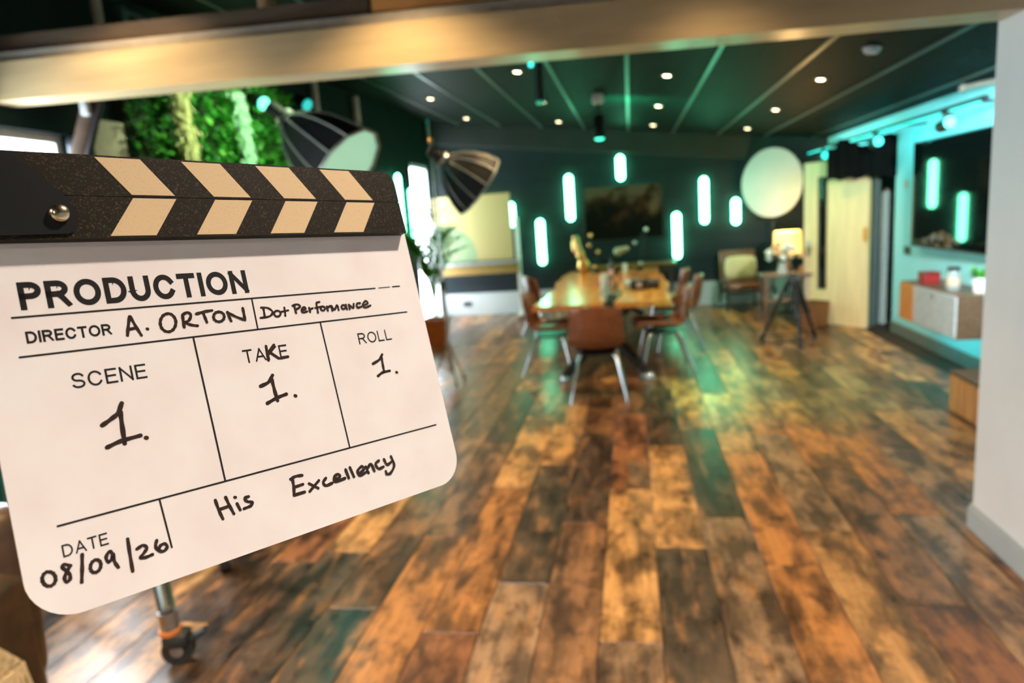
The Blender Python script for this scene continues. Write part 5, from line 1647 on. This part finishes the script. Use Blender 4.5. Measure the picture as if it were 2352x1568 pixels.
# armchair by the back wall
a2 = thing('lounge_chair', 'brown leather lounge chair with black frame by the back wall', 'chair', (1.63, 10.98, 0), 0.05)
for sx in (-0.26, 0.26):
    fm = MB()
    fm.bb(sx - 0.015, sx + 0.015, -0.33, -0.30, 0, 0.42).bb(sx - 0.015, sx + 0.015, 0.27, 0.30, 0, 0.60).bb(sx - 0.015, sx + 0.015, -0.33, 0.30, 0.26, 0.29)
    fm.bb(sx - 0.015, sx + 0.015, -0.33, 0.30, 0.40, 0.43)
    fm.build('side_frame', black_metal, a2, None)
MB().rbox((0, -0.03, 0.36), (0.50, 0.56, 0.10), 0.03, 3).build('seat', leather, a2)
MB().rbox((0, 0.25, 0.62), (0.54, 0.09, 0.52), 0.03, 3, Rx(-0.16)).build('backrest', leather, a2)
MB().bb(-0.26, 0.26, 0.27, 0.30, 0.26, 0.29).build('cross_bar', black_metal, a2, None)
MB().bb(-0.26, 0.26, -0.33, -0.30, 0.26, 0.29).build('cross_bar', black_metal, a2, None)
cz = thing('cushion', 'cream cushion resting on the brown lounge chair', 'cushion', (1.635, 11.02, 0.42), 0.05)
ps = []
MB().ball((0, 0, 0.21), 0.5, 24, 14, (0.52, 0.15, 0.40)).build('cushion_cover', mat('cushion_cream', (0.80, 0.60, 0.32), 0.8, 0, 0.06, 30, 0.15), cz)
for ob in list(cz.children):
    for v in ob.data.vertices:       # square the pillow off
        x_, y_, z_ = v.co.x / 0.26, v.co.y, (v.co.z - 0.21) / 0.20
        k_ = max(abs(x_), abs(z_), 1e-6)
        r_ = math.hypot(x_, z_)
        f = (r_ / k_) ** 0.72 if k_ > 1e-5 else 1
        v.co.x, v.co.z = x_ * f * 0.24, 0.21 + z_ * f * 0.175
MB().tube([(-0.24, 0, 0.03), (0.24, 0, 0.03)], 0.006, 6).build('piping', mat('cushion_piping', (0.6, 0.48, 0.28), 0.8), cz)

# brown planter box by the door
pb = thing('planter_box', 'brown leather waste box on the floor beside the wooden door', 'box', (2.255, 9.18, 0), 0.6)
MB().add([(-0.11, -0.11, 0), (0.11, -0.11, 0), (0.11, 0.11, 0), (-0.11, 0.11, 0), (-0.125, -0.125, 0.31), (0.125, -0.125, 0.31), (0.125, 0.125, 0.31), (-0.125, 0.125, 0.31), (-0.115, -0.115, 0.31), (0.115, -0.115, 0.31), (0.115, 0.115, 0.31), (-0.115, 0.115, 0.31), (-0.10, -0.10, 0.02), (0.10, -0.10, 0.02), (0.10, 0.10, 0.02), (-0.10, 0.10, 0.02)],
         [(0, 3, 2, 1), (0, 1, 5, 4), (1, 2, 6, 5), (2, 3, 7, 6), (3, 0, 4, 7), (4, 5, 9, 8), (5, 6, 10, 9), (6, 7, 11, 10), (7, 4, 8, 11), (8, 9, 13, 12), (9, 10, 14, 13), (10, 11, 15, 14), (11, 8, 12, 15), (12, 13, 14, 15)]).build('box_shell', mat('box_leather_brown', (0.20, 0.07, 0.02), 0.5), pb, None)
rm = MB()
for a, b in (((-.125, -.125), (.125, -.125)), ((.125, -.125), (.125, .125)), ((.125, .125), (-.125, .125)), ((-.125, .125), (-.125, -.125))):
    rm.cyl((a[0], a[1], 0.31), (b[0], b[1], 0.31), 0.006, 0.006, 6)
rm.build('rim_stitching', mat('box_rim', (0.12, 0.04, 0.012), 0.5), pb)

# round white reflector on a thin stand
rf = thing('round_reflector', 'round white reflector disc with a thin dark rim on a black stand', 'reflector', (2.09, 11.12, 0))
RC = Vector((0.0, -0.10, 1.862))
rrot = frame_to((-0.677, -0.736, 0.02))
MB().lathe([(0.0001, 0.0), (0.505, 0.0), (0.505, 0.008), (0.0001, 0.008)], 48, base=RC, rot=rrot).build('white_cloth', mat('reflector_cloth', (0.52, 0.54, 0.54), 0.75, 0, 0.03, 4, emit=None), rf)
rg = [RC + rrot @ Vector((0.512 * math.cos(t), 0.512 * math.sin(t), 0.004)) for t in [2 * PI * k / 48 for k in range(49)]]
MB().tube(rg, 0.009, 6).build('rim', black_plastic, rf)
MB().cyl((0.05, 0.04, 0.05), (0.05, 0.04, 2.2), 0.011, 0.011, 10).build('pole', black_metal, rf)
MB().tube([(0.05, 0.04, 1.84), (0.03, -0.03, 1.835), tuple(RC + rrot @ Vector((0, 0, -0.003)))], 0.010, 8).build('holder_arm', black_metal, rf)
for k in range(3):
    a = 2 * PI * k / 3 + 1.1
    MB().cyl((0.05, 0.04, 0.32), (0.05 + 0.22 * math.cos(a), 0.04 + 0.22 * math.sin(a), 0.012), 0.009, 0.009, 8).build('leg', black_metal, rf)
